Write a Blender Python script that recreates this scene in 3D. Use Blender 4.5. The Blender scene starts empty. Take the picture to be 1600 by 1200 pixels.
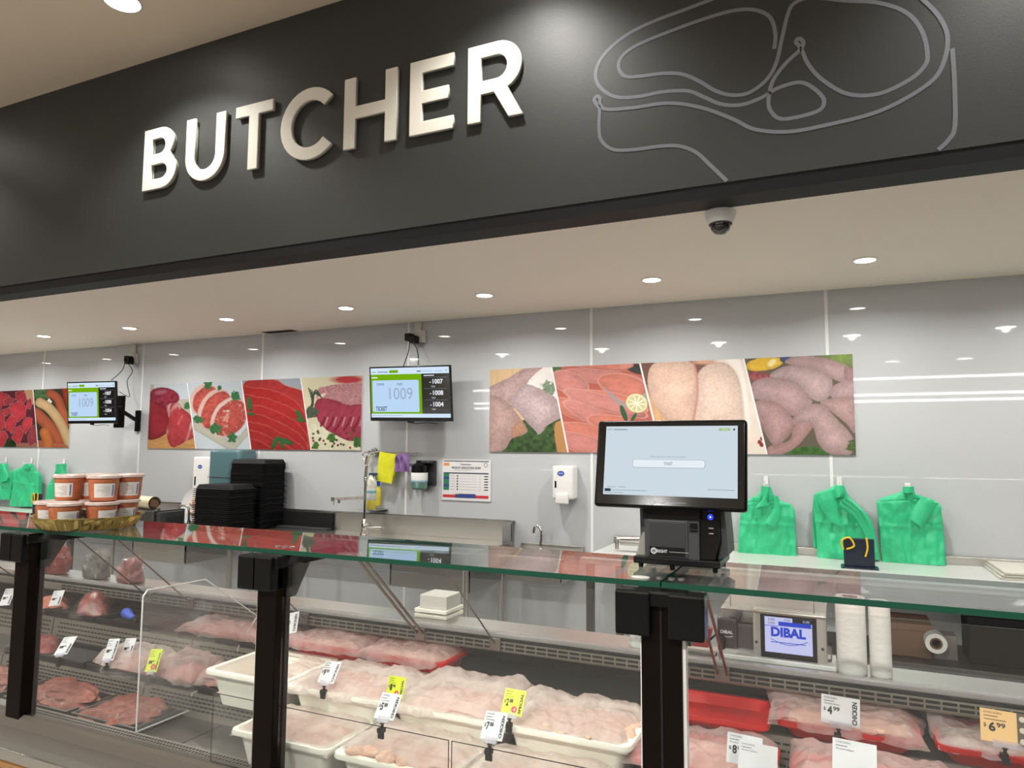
import bpy, bmesh, math, random
import numpy as np
from mathutils import Vector, Matrix, noise
random.seed(7)
SC = bpy.context.scene
COL = SC.collection
PI = math.pi
# ------------------------------------------------------------------ camera
EYE = 1.51
FPX, YAW, PIT, ROL = 1106.948, 0.42852, 0.0876773, 0.00603095
_cy, _sy, _cp, _sp = math.cos(YAW), math.sin(YAW), math.cos(PIT), math.sin(PIT)
_f = Vector((-_sy*_cp, _cy*_cp, _sp)); _r = Vector((_cy, _sy, 0)); _u = _r.cross(_f)
_cr, _sr = math.cos(ROL), math.sin(ROL)
CR = _r*_cr + _u*_sr; CU = -_r*_sr + _u*_cr; CF = _f
cam = bpy.data.cameras.new('camera'); camo = bpy.data.objects.new('camera', cam); COL.objects.link(camo)
camo.matrix_world = Matrix(((CR.x, CU.x, -CF.x, 0), (CR.y, CU.y, -CF.y, 0), (CR.z, CU.z, -CF.z, EYE), (0, 0, 0, 1)))
cam.sensor_width = 36; cam.lens = FPX/1600*36; cam.clip_start = .02; cam.clip_end = 100
SC.camera = camo
def _ray(px, py):
    return CR*((px-800)/FPX) - CU*((py-600)/FPX) + CF
def at_y(px, py, Y):
    r = _ray(px, py); q = r*(Y/r.y); return Vector((q.x, q.y, q.z+EYE))
def at_z(px, py, Z):
    r = _ray(px, py); q = r*((Z-EYE)/r.z); return Vector((q.x, q.y, q.z+EYE))
def at_x(px, py, X):
    r = _ray(px, py); q = r*(X/r.x); return Vector((q.x, q.y, q.z+EYE))
# ------------------------------------------------------------------ world, exposure
w = bpy.data.worlds.new('world'); SC.world = w; w.use_nodes = True
w.node_tree.nodes['Background'].inputs[0].default_value = (.9, .85, .78, 1)
w.node_tree.nodes['Background'].inputs[1].default_value = .12
vs = SC.view_settings
vs.view_transform = 'Standard'; vs.look = 'None'; vs.gamma = 1; vs.use_curve_mapping = False; vs.exposure = 0.0
SC.cycles.max_bounces = 10; SC.cycles.transparent_max_bounces = 24; SC.cycles.glossy_bounces = 5; SC.cycles.diffuse_bounces = 4
SC.cycles.caustics_reflective = False; SC.cycles.caustics_refractive = False
SC.cycles.sample_clamp_indirect = 4

WALL, ZC, FAS, FASB, ZM, ZG, GY = 4.68, 2.474, 2.7525, 2.474, 3.77, 1.251, 1.39
SOFFIT_X = [-8.6, -7.53, -6.455, -5.33, -4.24, -3.11, -2.02, -.94, .163, 1.26]
MAIN_L = []
for x in (-10.3, -8.0, -5.74, -3.26, -1.2, .85, 2.9): MAIN_L.append((x, 2.3))
for x in (-8.6, -5.9, -3.2, -.5, 2.2): MAIN_L.append((x, -1.6))  # extra unseen row, added for its light
for x in (-10.0, -7.42, -4.87, -2.25, .35, 2.93): MAIN_L.append((x, -6.3))
for x in (-9.6, -8.0, -6.6, -5.0, -3.4, -1.8, -.2, 1.4, 3.0): MAIN_L.append((x, -11.4))
def spot(name, loc, power, size, blend=.7, rad=.05, col=(1, .97, .91), rot=(0, 0, 0)):
    l = bpy.data.lights.new(name, 'SPOT'); l.energy = power; l.spot_size = size; l.spot_blend = blend; l.shadow_soft_size = rad; l.color = col
    o = bpy.data.objects.new(name, l); o.location = loc; o.rotation_euler = rot; COL.objects.link(o); return o
def area(name, loc, power, sx, sy, col=(1, .95, .88), rot=(0, 0, 0)):
    l = bpy.data.lights.new(name, 'AREA'); l.shape = 'RECTANGLE'; l.size = sx; l.size_y = sy; l.energy = power; l.color = col
    o = bpy.data.objects.new(name, l); o.location = loc; o.rotation_euler = rot; COL.objects.link(o); return o
P_SOF, P_MAIN, P_NEAR, P_STRIP = 11.8, 380, 72, 135
def disc_lamp(name, loc, power, d, col=(1, .975, .93)):
    l = bpy.data.lights.new(name, 'AREA'); l.shape = 'DISK'; l.size = d; l.energy = power; l.color = col; l.spread = math.radians(158)
    o = bpy.data.objects.new(name, l); o.location = loc; COL.objects.link(o); return o
for x in SOFFIT_X: disc_lamp('soffit_lamp', (x, 3.99, ZC-.008), P_SOF, .10)
for i, (x, y) in enumerate(MAIN_L):
    if y > 2: spot('store_spot', (x, y, ZM-.03), P_NEAR, 2.15, .6, .05)
    elif y > -7: spot('store_spot', (x, y, ZM-.03), P_MAIN, 2.95, .7, .07)
# ------------------------------------------------------------------ materials
def nod(m): return m.node_tree.nodes, m.node_tree.links
MC = {}
def mat(name, col, rough=.5, metal=0, spec=.5, bump=0, bscale=40, var=0, vscale=8, emit=None, es=1, trans=0, alpha=1, coat=0, aniso=None, sss=0):
    if name in MC: return MC[name]
    m = bpy.data.materials.new(name); m.use_nodes = True; MC[name] = m
    n, l = nod(m); b = n['Principled BSDF']
    b.inputs['Base Color'].default_value = (*col, 1); b.inputs['Roughness'].default_value = rough; b.inputs['Metallic'].default_value = metal
    b.inputs['Specular IOR Level'].default_value = spec; b.inputs['Alpha'].default_value = alpha; b.inputs['Transmission Weight'].default_value = trans
    b.inputs['Coat Weight'].default_value = coat; b.inputs['Coat Roughness'].default_value = .06
    if sss: b.inputs['Subsurface Weight'].default_value = sss; b.inputs['Subsurface Radius'].default_value = (.02, .008, .005)
    if emit: b.inputs['Emission Color'].default_value = (*emit, 1); b.inputs['Emission Strength'].default_value = es
    tc = n.new('ShaderNodeTexCoord')
    mp = n.new('ShaderNodeMapping'); l.new(tc.outputs['Object'], mp.inputs[0])
    if aniso: mp.inputs['Scale'].default_value = aniso
    if bump:
        t = n.new('ShaderNodeTexNoise'); t.inputs['Scale'].default_value = bscale; t.inputs['Detail'].default_value = 4; l.new(mp.outputs[0], t.inputs[0])
        bp = n.new('ShaderNodeBump'); bp.inputs['Strength'].default_value = bump; bp.inputs['Distance'].default_value = .01
        l.new(t.outputs[0], bp.inputs['Height']); l.new(bp.outputs[0], b.inputs['Normal'])
    if var:
        t = n.new('ShaderNodeTexNoise'); t.inputs['Scale'].default_value = vscale; t.inputs['Detail'].default_value = 5; l.new(mp.outputs[0], t.inputs[0])
        cr = n.new('ShaderNodeValToRGB'); cr.color_ramp.elements[0].position = .35; cr.color_ramp.elements[1].position = .65
        cr.color_ramp.elements[0].color = (*[c*(1-var) for c in col], 1); cr.color_ramp.elements[1].color = (*[min(1, c*(1+var)) for c in col], 1)
        l.new(t.outputs[0], cr.inputs[0]); l.new(cr.outputs[0], b.inputs['Base Color'])
    return m
def glass_mat(name, tint=(1, 1, 1), refl=1.0, ior=1.5, dirt=0):
    m = bpy.data.materials.new(name); m.use_nodes = True; MC[name] = m
    n, l = nod(m); n.remove(n['Principled BSDF']); out = n['Material Output']
    tr = n.new('ShaderNodeBsdfTransparent'); tr.inputs[0].default_value = (*tint, 1)
    gl = n.new('ShaderNodeBsdfGlossy'); gl.inputs['Roughness'].default_value = 0.005; gl.inputs[0].default_value = (refl, refl, refl, 1)
    fr = n.new('ShaderNodeFresnel'); ge = n.new('ShaderNodeNewGeometry'); mr = n.new('ShaderNodeMapRange')
    mr.inputs[3].default_value = ior; mr.inputs[4].default_value = 1/ior; l.new(ge.outputs['Backfacing'], mr.inputs[0]); l.new(mr.outputs[0], fr.inputs[0])
    mx = n.new('ShaderNodeMixShader'); l.new(fr.outputs[0], mx.inputs[0]); l.new(tr.outputs[0], mx.inputs[1]); l.new(gl.outputs[0], mx.inputs[2])
    last = mx
    if dirt:
        df = n.new('ShaderNodeBsdfDiffuse'); df.inputs[0].default_value = (.8, .8, .8, 1)
        m2 = n.new('ShaderNodeMixShader'); m2.inputs[0].default_value = dirt; l.new(mx.outputs[0], m2.inputs[1]); l.new(df.outputs[0], m2.inputs[2]); last = m2
    l.new(last.outputs[0], out.inputs[0]); return m
def wrap_mat(name, rough=.06, bump=.5, scale=22, milk=.015):
    m = bpy.data.materials.new(name); m.use_nodes = True; MC[name] = m
    n, l = nod(m); n.remove(n['Principled BSDF'])
    tr = n.new('ShaderNodeBsdfTransparent'); tr.inputs[0].default_value = (.97, .96, .96, 1); gl = n.new('ShaderNodeBsdfGlossy'); gl.inputs['Roughness'].default_value = rough
    df = n.new('ShaderNodeBsdfDiffuse'); df.inputs[0].default_value = (.8, .8, .8, 1)
    tc = n.new('ShaderNodeTexCoord'); t = n.new('ShaderNodeTexNoise'); t.inputs['Scale'].default_value = scale; t.inputs['Detail'].default_value = 4; t.inputs['Distortion'].default_value = 1.5; l.new(tc.outputs['Object'], t.inputs[0])
    bp = n.new('ShaderNodeBump'); bp.inputs['Strength'].default_value = bump; bp.inputs['Distance'].default_value = .02; l.new(t.outputs[0], bp.inputs['Height']); l.new(bp.outputs[0], gl.inputs['Normal'])
    m1 = n.new('ShaderNodeMixShader'); m1.inputs[0].default_value = .09; l.new(tr.outputs[0], m1.inputs[1]); l.new(gl.outputs[0], m1.inputs[2])
    m2 = n.new('ShaderNodeMixShader'); m2.inputs[0].default_value = milk; l.new(m1.outputs[0], m2.inputs[1]); l.new(df.outputs[0], m2.inputs[2])
    l.new(m2.outputs[0], n['Material Output'].inputs[0]); return m
def film_mat(name, col, op, rough=.3, vscale=14, lo=.6):
    """milky plastic film: part transparent, part diffuse and translucent, a thin gloss on top"""
    m = bpy.data.materials.new(name); m.use_nodes = True; MC[name] = m
    n, l = nod(m); b = n['Principled BSDF']; out = n['Material Output']
    b.inputs['Base Color'].default_value = (*col, 1); b.inputs['Roughness'].default_value = rough
    tl = n.new('ShaderNodeBsdfTranslucent'); tl.inputs[0].default_value = (*col, 1)
    m1 = n.new('ShaderNodeMixShader'); m1.inputs[0].default_value = .35; l.new(b.outputs[0], m1.inputs[1]); l.new(tl.outputs[0], m1.inputs[2])
    tr = n.new('ShaderNodeBsdfTransparent'); tr.inputs[0].default_value = (1, .97, .96, 1)
    tc = n.new('ShaderNodeTexCoord'); t = n.new('ShaderNodeTexNoise'); t.inputs['Scale'].default_value = vscale; t.inputs['Detail'].default_value = 3; l.new(tc.outputs['Object'], t.inputs[0])
    mr = n.new('ShaderNodeMapRange'); mr.inputs[1].default_value = .35; mr.inputs[2].default_value = .65; mr.inputs[3].default_value = op*lo; mr.inputs[4].default_value = op
    l.new(t.outputs[0], mr.inputs[0])
    wv = n.new('ShaderNodeTexNoise'); wv.inputs['Scale'].default_value = 24; wv.inputs['Detail'].default_value = 3; wv.inputs['Distortion'].default_value = 2.2; l.new(tc.outputs['Object'], wv.inputs[0])
    bp = n.new('ShaderNodeBump'); bp.inputs['Strength'].default_value = .55; bp.inputs['Distance'].default_value = .008; l.new(wv.outputs[0], bp.inputs['Height']); l.new(bp.outputs[0], b.inputs['Normal'])
    m2 = n.new('ShaderNodeMixShader'); l.new(mr.outputs[0], m2.inputs[0]); l.new(tr.outputs[0], m2.inputs[1]); l.new(m1.outputs[0], m2.inputs[2])
    l.new(m2.outputs[0], out.inputs[0]); return m
def emis(name, col, s=1):
    if name in MC: return MC[name]
    m = bpy.data.materials.new(name); m.use_nodes = True; MC[name] = m
    n, l = nod(m); n.remove(n['Principled BSDF']); e = n.new('ShaderNodeEmission'); e.inputs[0].default_value = (*col, 1); e.inputs[1].default_value = s
    l.new(e.outputs[0], n['Material Output'].inputs[0]); return m
def meat_mat(name, c1, c2, fat=.3, scale=18, rough=.35, cf=(.75, .5, .45)):
    m = bpy.data.materials.new(name); m.use_nodes = True; MC[name] = m
    n, l = nod(m); b = n['Principled BSDF']; b.inputs['Roughness'].default_value = rough
    b.inputs['Subsurface Weight'].default_value = .15; b.inputs['Subsurface Radius'].default_value = (.015, .005, .004); b.inputs['Subsurface Scale'].default_value = .5
    tc = n.new('ShaderNodeTexCoord')
    t = n.new('ShaderNodeTexNoise'); t.inputs['Scale'].default_value = scale; t.inputs['Detail'].default_value = 5; t.inputs['Distortion'].default_value = 1.2; l.new(tc.outputs['Object'], t.inputs[0])
    cr = n.new('ShaderNodeValToRGB'); e = cr.color_ramp.elements; e[0].position = .3; e[0].color = (*c1, 1); e[1].position = .62; e[1].color = (*c2, 1)
    x = cr.color_ramp.elements.new(min(.98, .62+.3*(1-fat))); x.color = (*cf, 1)
    l.new(t.outputs[0], cr.inputs[0]); l.new(cr.outputs[0], b.inputs['Base Color'])
    bp = n.new('ShaderNodeBump'); bp.inputs['Strength'].default_value = .4; bp.inputs['Distance'].default_value = .006; l.new(t.outputs[0], bp.inputs['Height']); l.new(bp.outputs[0], b.inputs['Normal'])
    return m
# ------------------------------------------------------------------ object helpers
def tagp(o, label=None, cat=None, group=None, kind=None):
    if label: o['label'] = label
    if cat: o['category'] = cat
    if group: o['group'] = group
    if kind: o['kind'] = kind
    return o
def thing(name, label, cat, loc=(0, 0, 0), rz=0, group=None):
    o = bpy.data.objects.new(name, None); o.empty_display_size = .05; COL.objects.link(o)
    o.location = loc; o.rotation_euler = (0, 0, rz); return tagp(o, label, cat, group)
def _p(o, parent, world):
    if parent is not None:
        o.parent = parent
        if world:
            M = Matrix.LocRotScale(Vector(parent.location), parent.rotation_euler, None)
            if parent.parent: M = Matrix.LocRotScale(Vector(parent.parent.location), parent.parent.rotation_euler, None) @ M
            o.matrix_parent_inverse = M.inverted()
def build(name, bm, m, parent=None, world=False, smooth=False, loc=None, rot=None):
    me = bpy.data.meshes.new(name); bm.normal_update(); bm.to_mesh(me); bm.free()
    if not isinstance(m, (list, tuple)): m = [m]
    for k in m: me.materials.append(k)
    if smooth:
        me.polygons.foreach_set('use_smooth', [True]*len(me.polygons)); me.update()
        try: me.set_sharp_from_angle(angle=math.radians(40))
        except Exception: pass
    o = bpy.data.objects.new(name, me); COL.objects.link(o)
    if loc is not None: o.location = loc
    if rot is not None: o.rotation_euler = rot
    _p(o, parent, world); return o
def copy_tree(o, parent=None):
    c = o.copy(); COL.objects.link(c); c.parent = parent
    for ch in list(o.children): copy_tree(ch, c)
    return c
def NB(): return bmesh.new()
def box(bm, x0, x1, y0, y1, z0, z1, bev=0, seg=2, M=None, mi=0):
    r = bmesh.ops.create_cube(bm, size=1); vs_ = r['verts']
    for v in vs_:
        v.co = Vector(((x0+x1)/2+v.co.x*(x1-x0), (y0+y1)/2+v.co.y*(y1-y0), (z0+z1)/2+v.co.z*(z1-z0)))
    es = set(e for v in vs_ for e in v.link_edges); fs = set(f for v in vs_ for f in v.link_faces)
    if bev:
        rr = bmesh.ops.bevel(bm, geom=list(es), offset=bev, segments=seg, affect='EDGES', profile=.6)
        fs = set(rr['faces']) | {f for f in fs if f.is_valid}
        vs_ = list({v for f in fs for v in f.verts})
        fs = {f for v in vs_ for f in v.link_faces}
    for f in fs: f.material_index = mi
    if M is not None:
        for v in vs_: v.co = M @ v.co
    return vs_
def tube(bm, pts, r, seg=8, cap=True, mi=0):
    pts = [Vector(p) for p in pts]; n = len(pts); rings = []
    rr = r if isinstance(r, (list, tuple)) else [r]*n
    up = None
    for i, p in enumerate(pts):
        t = (pts[min(i+1, n-1)]-pts[max(i-1, 0)]).normalized()
        if up is None: up = t.orthogonal().normalized()
        up = (up - t*up.dot(t)).normalized(); b = t.cross(up)
        rings.append([bm.verts.new(p + (up*math.cos(a)+b*math.sin(a))*rr[i]) for a in [2*PI*k/seg for k in range(seg)]])
    for a, b in zip(rings, rings[1:]):
        for k in range(seg):
            f = bm.faces.new((a[k], a[(k+1) % seg], b[(k+1) % seg], b[k])); f.material_index = mi
    if cap:
        bm.faces.new(rings[0][::-1]).material_index = mi; bm.faces.new(rings[-1]).material_index = mi
def lathe(bm, prof, c=(0, 0, 0), seg=24, sx=1, sy=1, flute=None, mi=0, M=None):
    rings = []
    for r, z in prof:
        ring = []
        for k in range(seg):
            a = 2*PI*k/seg; q = r*(1+(flute[0]*math.cos(a*flute[1]) if flute and r > flute[2] else 0))
            v = Vector((c[0]+q*math.cos(a)*sx, c[1]+q*math.sin(a)*sy, c[2]+z))
            if M is not None: v = M @ v
            ring.append(bm.verts.new(v))
        rings.append(ring)
    for a, b in zip(rings, rings[1:]):
        for k in range(seg): bm.faces.new((a[k], a[(k+1) % seg], b[(k+1) % seg], b[k])).material_index = mi
    if prof[0][0] > 1e-5: bm.faces.new(rings[0][::-1]).material_index = mi
    if prof[-1][0] > 1e-5: bm.faces.new(rings[-1]).material_index = mi
def prism(bm, pts2, y0, y1, mi=0, axis='y'):
    def V(a, b, c):
        return {'y': (a, c, b), 'x': (c, a, b), 'z': (a, b, c)}[axis]
    A = [bm.verts.new(V(a, b, y0)) for a, b in pts2]; B = [bm.verts.new(V(a, b, y1)) for a, b in pts2]
    bm.faces.new(A).material_index = mi; bm.faces.new(B[::-1]).material_index = mi
    for k in range(len(A)):
        j = (k+1) % len(A); bm.faces.new((A[j], A[k], B[k], B[j])).material_index = mi
    bmesh.ops.recalc_face_normals(bm, faces=bm.faces)
def grid(bm, fn, nu, nv, thick=None, mi=0):
    G = [[bm.verts.new(fn(i/nu, j/nv)) for i in range(nu+1)] for j in range(nv+1)]
    for j in range(nv):
        for i in range(nu): bm.faces.new((G[j][i], G[j][i+1], G[j+1][i+1], G[j+1][i])).material_index = mi
    if thick is not None:
        t = Vector(thick); H = [[bm.verts.new(v.co+t) for v in row] for row in G]
        for j in range(nv):
            for i in range(nu): bm.faces.new((H[j][i], H[j+1][i], H[j+1][i+1], H[j][i+1])).material_index = mi
        def side(a, b):
            for k in range(len(a)-1): bm.faces.new((a[k], b[k], b[k+1], a[k+1])).material_index = mi
        side(G[0], H[0]); side([r[-1] for r in G], [r[-1] for r in H]); side(G[-1][::-1], H[-1][::-1]); side([r[0] for r in G][::-1], [r[0] for r in H][::-1])
    return G
def fr(x, y, z=0, s=1, o=3):
    return noise.fractal(Vector((x*s, y*s, z)), 1.0, 2.0, o)
def poly_interp(pts, t):
    """arc-length interpolation of a polyline of tuples"""
    d = [0]
    for a, b in zip(pts, pts[1:]): d.append(d[-1]+math.dist(a, b))
    s = t*d[-1]
    for k in range(len(pts)-1):
        if s <= d[k+1]+1e-9:
            q = (s-d[k])/max(1e-9, d[k+1]-d[k]); return tuple(a+(b-a)*q for a, b in zip(pts[k], pts[k+1]))
    return pts[-1]
def catmull(pts, n=6, closed=False):
    out = []; m = len(pts)
    for i in range(m if closed else m-1):
        if closed: p0, p1, p2, p3 = pts[(i-1) % m], pts[i], pts[(i+1) % m], pts[(i+2) % m]
        else: p0, p1, p2, p3 = pts[max(i-1, 0)], pts[i], pts[i+1], pts[min(i+2, m-1)]
        for k in range(n):
            t = k/n
            out.append(tuple(.5*((2*b)+(-a+c)*t+(2*a-5*b+4*c-d)*t*t+(-a+3*b-3*c+d)*t**3) for a, b, c, d in zip(p0, p1, p2, p3)))
    if not closed: out.append(tuple(pts[-1]))
    return out
_tcache = {}
def text_mesh(s, bold=0.0, ext=0.0):
    k = (s, bold, ext)
    if k in _tcache: return _tcache[k]
    cu = bpy.data.curves.new('txt', 'FONT'); cu.body = s; cu.size = 1; cu.offset = bold; cu.extrude = ext; cu.resolution_u = 3; cu.fill_mode = 'FRONT' if not ext else 'BOTH'
    o = bpy.data.objects.new('txt', cu); COL.objects.link(o)
    dg = bpy.context.evaluated_depsgraph_get(); me = bpy.data.meshes.new_from_object(o.evaluated_get(dg))
    vs_ = [tuple(v.co) for v in me.vertices]; fs = [tuple(p.vertices) for p in me.polygons]
    COL.objects.unlink(o); bpy.data.objects.remove(o); bpy.data.curves.remove(cu); bpy.data.meshes.remove(me)
    _tcache[k] = (vs_, fs); return vs_, fs
def text(bm, s, O, X, Z, w=None, h=None, bold=0.0, mi=0, align='l', ext=0):
    """flat lettering: box lower-left at O, along unit vector X, up Z; fitted to width w and/or cap height h"""
    vs_, fs = text_mesh(s, bold, 0)
    if not vs_: return
    x0 = min(v[0] for v in vs_); x1 = max(v[0] for v in vs_); y0 = min(v[1] for v in vs_); y1 = max(v[1] for v in vs_)
    sx = sy = None
    if h: sy = h/(y1-y0)
    if w: sx = w/(x1-x0)
    if sx is None: sx = sy
    if sy is None: sy = sx
    O = Vector(O); X = Vector(X); Z = Vector(Z)
    off = {'l': 0, 'c': -.5*(x1-x0)*sx, 'r': -(x1-x0)*sx}[align]
    V = [bm.verts.new(O + X*((v[0]-x0)*sx+off) + Z*((v[1]-y0)*sy)) for v in vs_]
    for f in fs:
        try: bm.faces.new([V[k] for k in f]).material_index = mi
        except ValueError: pass
def rect(bm, O, X, Z, a0, a1, b0, b1, mi=0):
    O = Vector(O); X = Vector(X); Z = Vector(Z)
    bm.faces.new([bm.verts.new(O+X*a+Z*b) for a, b in ((a0, b0), (a1, b0), (a1, b1), (a0, b1))]).material_index = mi
def rrect(bm, O, X, Z, a0, a1, b0, b1, r, mi=0):
    O = Vector(O); X = Vector(X); Z = Vector(Z); P = []
    for cx, cy, s in ((a1-r, b1-r, 0), (a0+r, b1-r, 1), (a0+r, b0+r, 2), (a1-r, b0+r, 3)):
        for k in range(5):
            a = (s+k/4)*PI/2; P.append(bm.verts.new(O+X*(cx+r*math.cos(a))+Z*(cy+r*math.sin(a))))
    bm.faces.new(P).material_index = mi
def disc(bm, O, X, Z, r, seg=20, mi=0, rz=None):
    O = Vector(O); X = Vector(X); Z = Vector(Z)
    bm.faces.new([bm.verts.new(O+X*(r*math.cos(2*PI*k/seg))+Z*((rz or r)*math.sin(2*PI*k/seg))) for k in range(seg)]).material_index = mi
def ring(bm, O, X, Z, r0, r1, seg=24, mi=0):
    O = Vector(O); X = Vector(X); Z = Vector(Z)
    A = [bm.verts.new(O+X*(r0*math.cos(2*PI*k/seg))+Z*(r0*math.sin(2*PI*k/seg))) for k in range(seg)]
    B = [bm.verts.new(O+X*(r1*math.cos(2*PI*k/seg))+Z*(r1*math.sin(2*PI*k/seg))) for k in range(seg)]
    for k in range(seg): bm.faces.new((A[k], B[k], B[(k+1) % seg], A[(k+1) % seg])).material_index = mi
XV, ZV, YV = Vector((1, 0, 0)), Vector((0, 0, 1)), Vector((0, 1, 0))
def ribbon(bm, P3, wd, nrm, mi=0, thick=0):
    """flat band of width wd along 3-D points lying in a plane of normal nrm"""
    L, R = [], []; n = len(P3)
    for i in range(n):
        t = (P3[min(i+1, n-1)]-P3[max(i-1, 0)]).normalized(); s = t.cross(nrm).normalized()*wd/2
        L.append(bm.verts.new(P3[i]+s)); R.append(bm.verts.new(P3[i]-s))
    for i in range(n-1): bm.faces.new((L[i], R[i], R[i+1], L[i+1])).material_index = mi
# palette
M_wall = mat('gloss_white_panel', (.52, .54, .56), rough=.02, spec=.5)
M_seam = mat('white_joint_strip', (.8, .8, .8), rough=.35)
M_ceil = mat('soffit_paint', (.86, .77, .67), rough=.8)
M_mceil = mat('store_ceiling_paint', (.90, .77, .60), rough=.85)
M_fas = mat('charcoal_satin_board', (.034, .037, .037), rough=.50, spec=.5, bump=.05, bscale=120)
M_black = mat('black_plastic', (.004, .004, .004), rough=.25, spec=.25)
M_blackm = mat('matt_black_plastic', (.008, .008, .009), rough=.6, spec=.25)
M_post = mat('dark_bronze_post', (.006, .004, .003), rough=.35, spec=.08)
M_dkgrey = mat('dark_grey_plastic', (.045, .047, .05), rough=.45)
M_white = mat('white_plastic', (.78, .78, .77), rough=.3)
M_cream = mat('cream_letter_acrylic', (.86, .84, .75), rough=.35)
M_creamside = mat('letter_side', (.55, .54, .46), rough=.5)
M_steel = mat('brushed_stainless', (.50, .49, .46), rough=.3, metal=1, bump=.03, bscale=60, aniso=(1, 1, 20))
M_steel2 = mat('satin_deck_steel', (.15, .145, .135), rough=.38, metal=.85, bump=.02, bscale=30)
M_chrome = mat('chrome', (.8, .8, .8), rough=.1, metal=1)
M_riser = mat('grey_beige_riser', (.19, .175, .15), rough=.35, metal=.3)
M_slot = mat('slot_black', (.006, .006, .006), rough=.9)
M_sill = mat('brown_grey_sill', (.115, .10, .085), rough=.35, spec=.4)
M_alu = mat('aluminium_strip', (.75, .74, .70), rough=.25, metal=1)
M_timber = mat('honey_timber_cladding', (.30, .155, .055), rough=.45, var=.25, vscale=6, aniso=(1, 6, 30))
M_floor = mat('store_floor_tile', (.20, .185, .17), rough=.25, var=.06)
M_floor2 = mat('aisle_vinyl', (.58, .57, .55), rough=.4)
M_glass = glass_mat('clear_glass', (.97, .985, .98))
M_gtop = glass_mat('top_glass', (.93, .97, .96), ior=1.75)
M_gedge = mat('green_glass_edge', (.002, .065, .038), rough=.12, spec=.6, emit=(0.0, .06, .035), es=.0)
M_acry = glass_mat('acrylic', (.97, .97, .97), dirt=.05)
M_acedge = mat('acrylic_edge', (.75, .75, .74), rough=.2)
M_tub = mat('ivory_tub_plastic', (.84, .83, .74), rough=.3)
M_red = mat('red_tub_plastic', (.52, .006, .006), rough=.28, spec=.3)
M_green = mat('green_bag_plastic', (.035, .50, .235), rough=.36, bump=.5, bscale=16)
M_screenbk = mat('screen_black', (.006, .006, .006), rough=.12)
# ================================================================== SETTING
def struct(name, bm, m, parent=None, kind='structure', smooth=False):
    o = build(name, bm, m, parent, smooth=smooth)
    if parent is None: o['kind'] = kind
    return o
bm = NB(); box(bm, -12, 6, -16, 4.9, -.1, 0); struct('floor', bm, M_floor)
bm = NB(); box(bm, -12, 6, 2.2, 4.9, 0, .004); struct('floor.001', bm, M_floor2)
bm = NB(); box(bm, -12, 6, -16, FAS, ZM, ZM+.1); struct('ceiling', bm, M_mceil)
bm = NB(); box(bm, -12, 6, FAS+.14, 4.9, ZC, ZC+.1); struct('ceiling.001', bm, M_ceil)
M_swall = mat('store_wall_paint', (.16, .11, .10), rough=.7)
bm = NB(); box(bm, -12, 6, -16.1, -16, 0, ZM); struct('wall_store', bm, M_swall)
bm = NB(); box(bm, -12.1, -12, -16, 4.9, 0, ZM); struct('wall_left', bm, M_swall)
bm = NB(); box(bm, 6, 6.1, -16, 4.9, 0, ZM); struct('wall_right', bm, M_swall)
# back wall: backing, sheets and joint strips
wb = thing('wall_back', None, None); wb['kind'] = 'structure'
bm = NB(); box(bm, -12, 6, WALL+.006, WALL+.1, 0, ZC+.05); build('backing_board', bm, M_seam, wb)
PX = [-7.532+1.5*k for k in range(-3, 9)]
for a, b in zip(PX, PX[1:]):
    bm = NB(); box(bm, a+.006, b-.006, WALL, WALL+.008, 0, ZC, bev=.001, seg=1); build('wall_panel', bm, M_wall, wb)
for a in PX:
    bm = NB(); box(bm, a-.009, a+.009, WALL-.002, WALL+.004, 0, ZC); build('joint_strip', bm, M_seam, wb)
# fascia
wf = thing('wall_fascia', None, None); wf['kind'] = 'structure'
bm = NB(); box(bm, -12, 6, FAS, FAS+.12, FASB+.055, ZM+.05); build('fascia_board', bm, M_fas, wf)
bm = NB(); box(bm, -12, 6, FAS+.004, FAS+.14, FASB, FASB+.055); build('trim', bm, M_blackm, wf)
# ------------------------------------------------------------------ BUTCHER letters
def arc(cx, cy, rx, ry, a0, a1, n=12):
    return [(cx+rx*math.cos(math.radians(a0+(a1-a0)*k/n)), cy+ry*math.sin(math.radians(a0+(a1-a0)*k/n))) for k in range(n+1)]
def letter(ch, splines, x, z, lab):
    def mk(ext, bev, off):
        cu = bpy.data.curves.new('c', 'CURVE'); cu.dimensions = '2D'; cu.fill_mode = 'BOTH'; cu.extrude = ext; cu.bevel_depth = bev; cu.bevel_resolution = 1; cu.offset = off
        for p in splines:
            s = cu.splines.new('POLY'); s.points.add(len(p)-1); s.use_cyclic_u = True
            for k, q in enumerate(p): s.points[k].co = (q[0], q[1], 0, 1)
        o = bpy.data.objects.new('c', cu); COL.objects.link(o); dg = bpy.context.evaluated_depsgraph_get()
        me = bpy.data.meshes.new_from_object(o.evaluated_get(dg)); COL.objects.unlink(o); bpy.data.objects.remove(o); return me
    root = thing('sign_letter', lab, 'letter', (x, FAS, z), group='raised letters spelling the counter sign')
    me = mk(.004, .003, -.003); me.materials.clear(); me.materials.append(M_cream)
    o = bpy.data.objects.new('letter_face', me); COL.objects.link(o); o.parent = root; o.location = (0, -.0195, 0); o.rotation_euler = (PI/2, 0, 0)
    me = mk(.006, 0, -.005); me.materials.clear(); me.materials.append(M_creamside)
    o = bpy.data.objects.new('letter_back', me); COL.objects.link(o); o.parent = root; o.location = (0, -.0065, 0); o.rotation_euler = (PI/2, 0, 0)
H = .3625; T = .068; TH = .062
Bo = [(0, 0)]+arc(.15, .104, .115, .104, -90, 48)+arc(.135, .272, .105, .0905, -42, 90)+[(0, H)]
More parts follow.
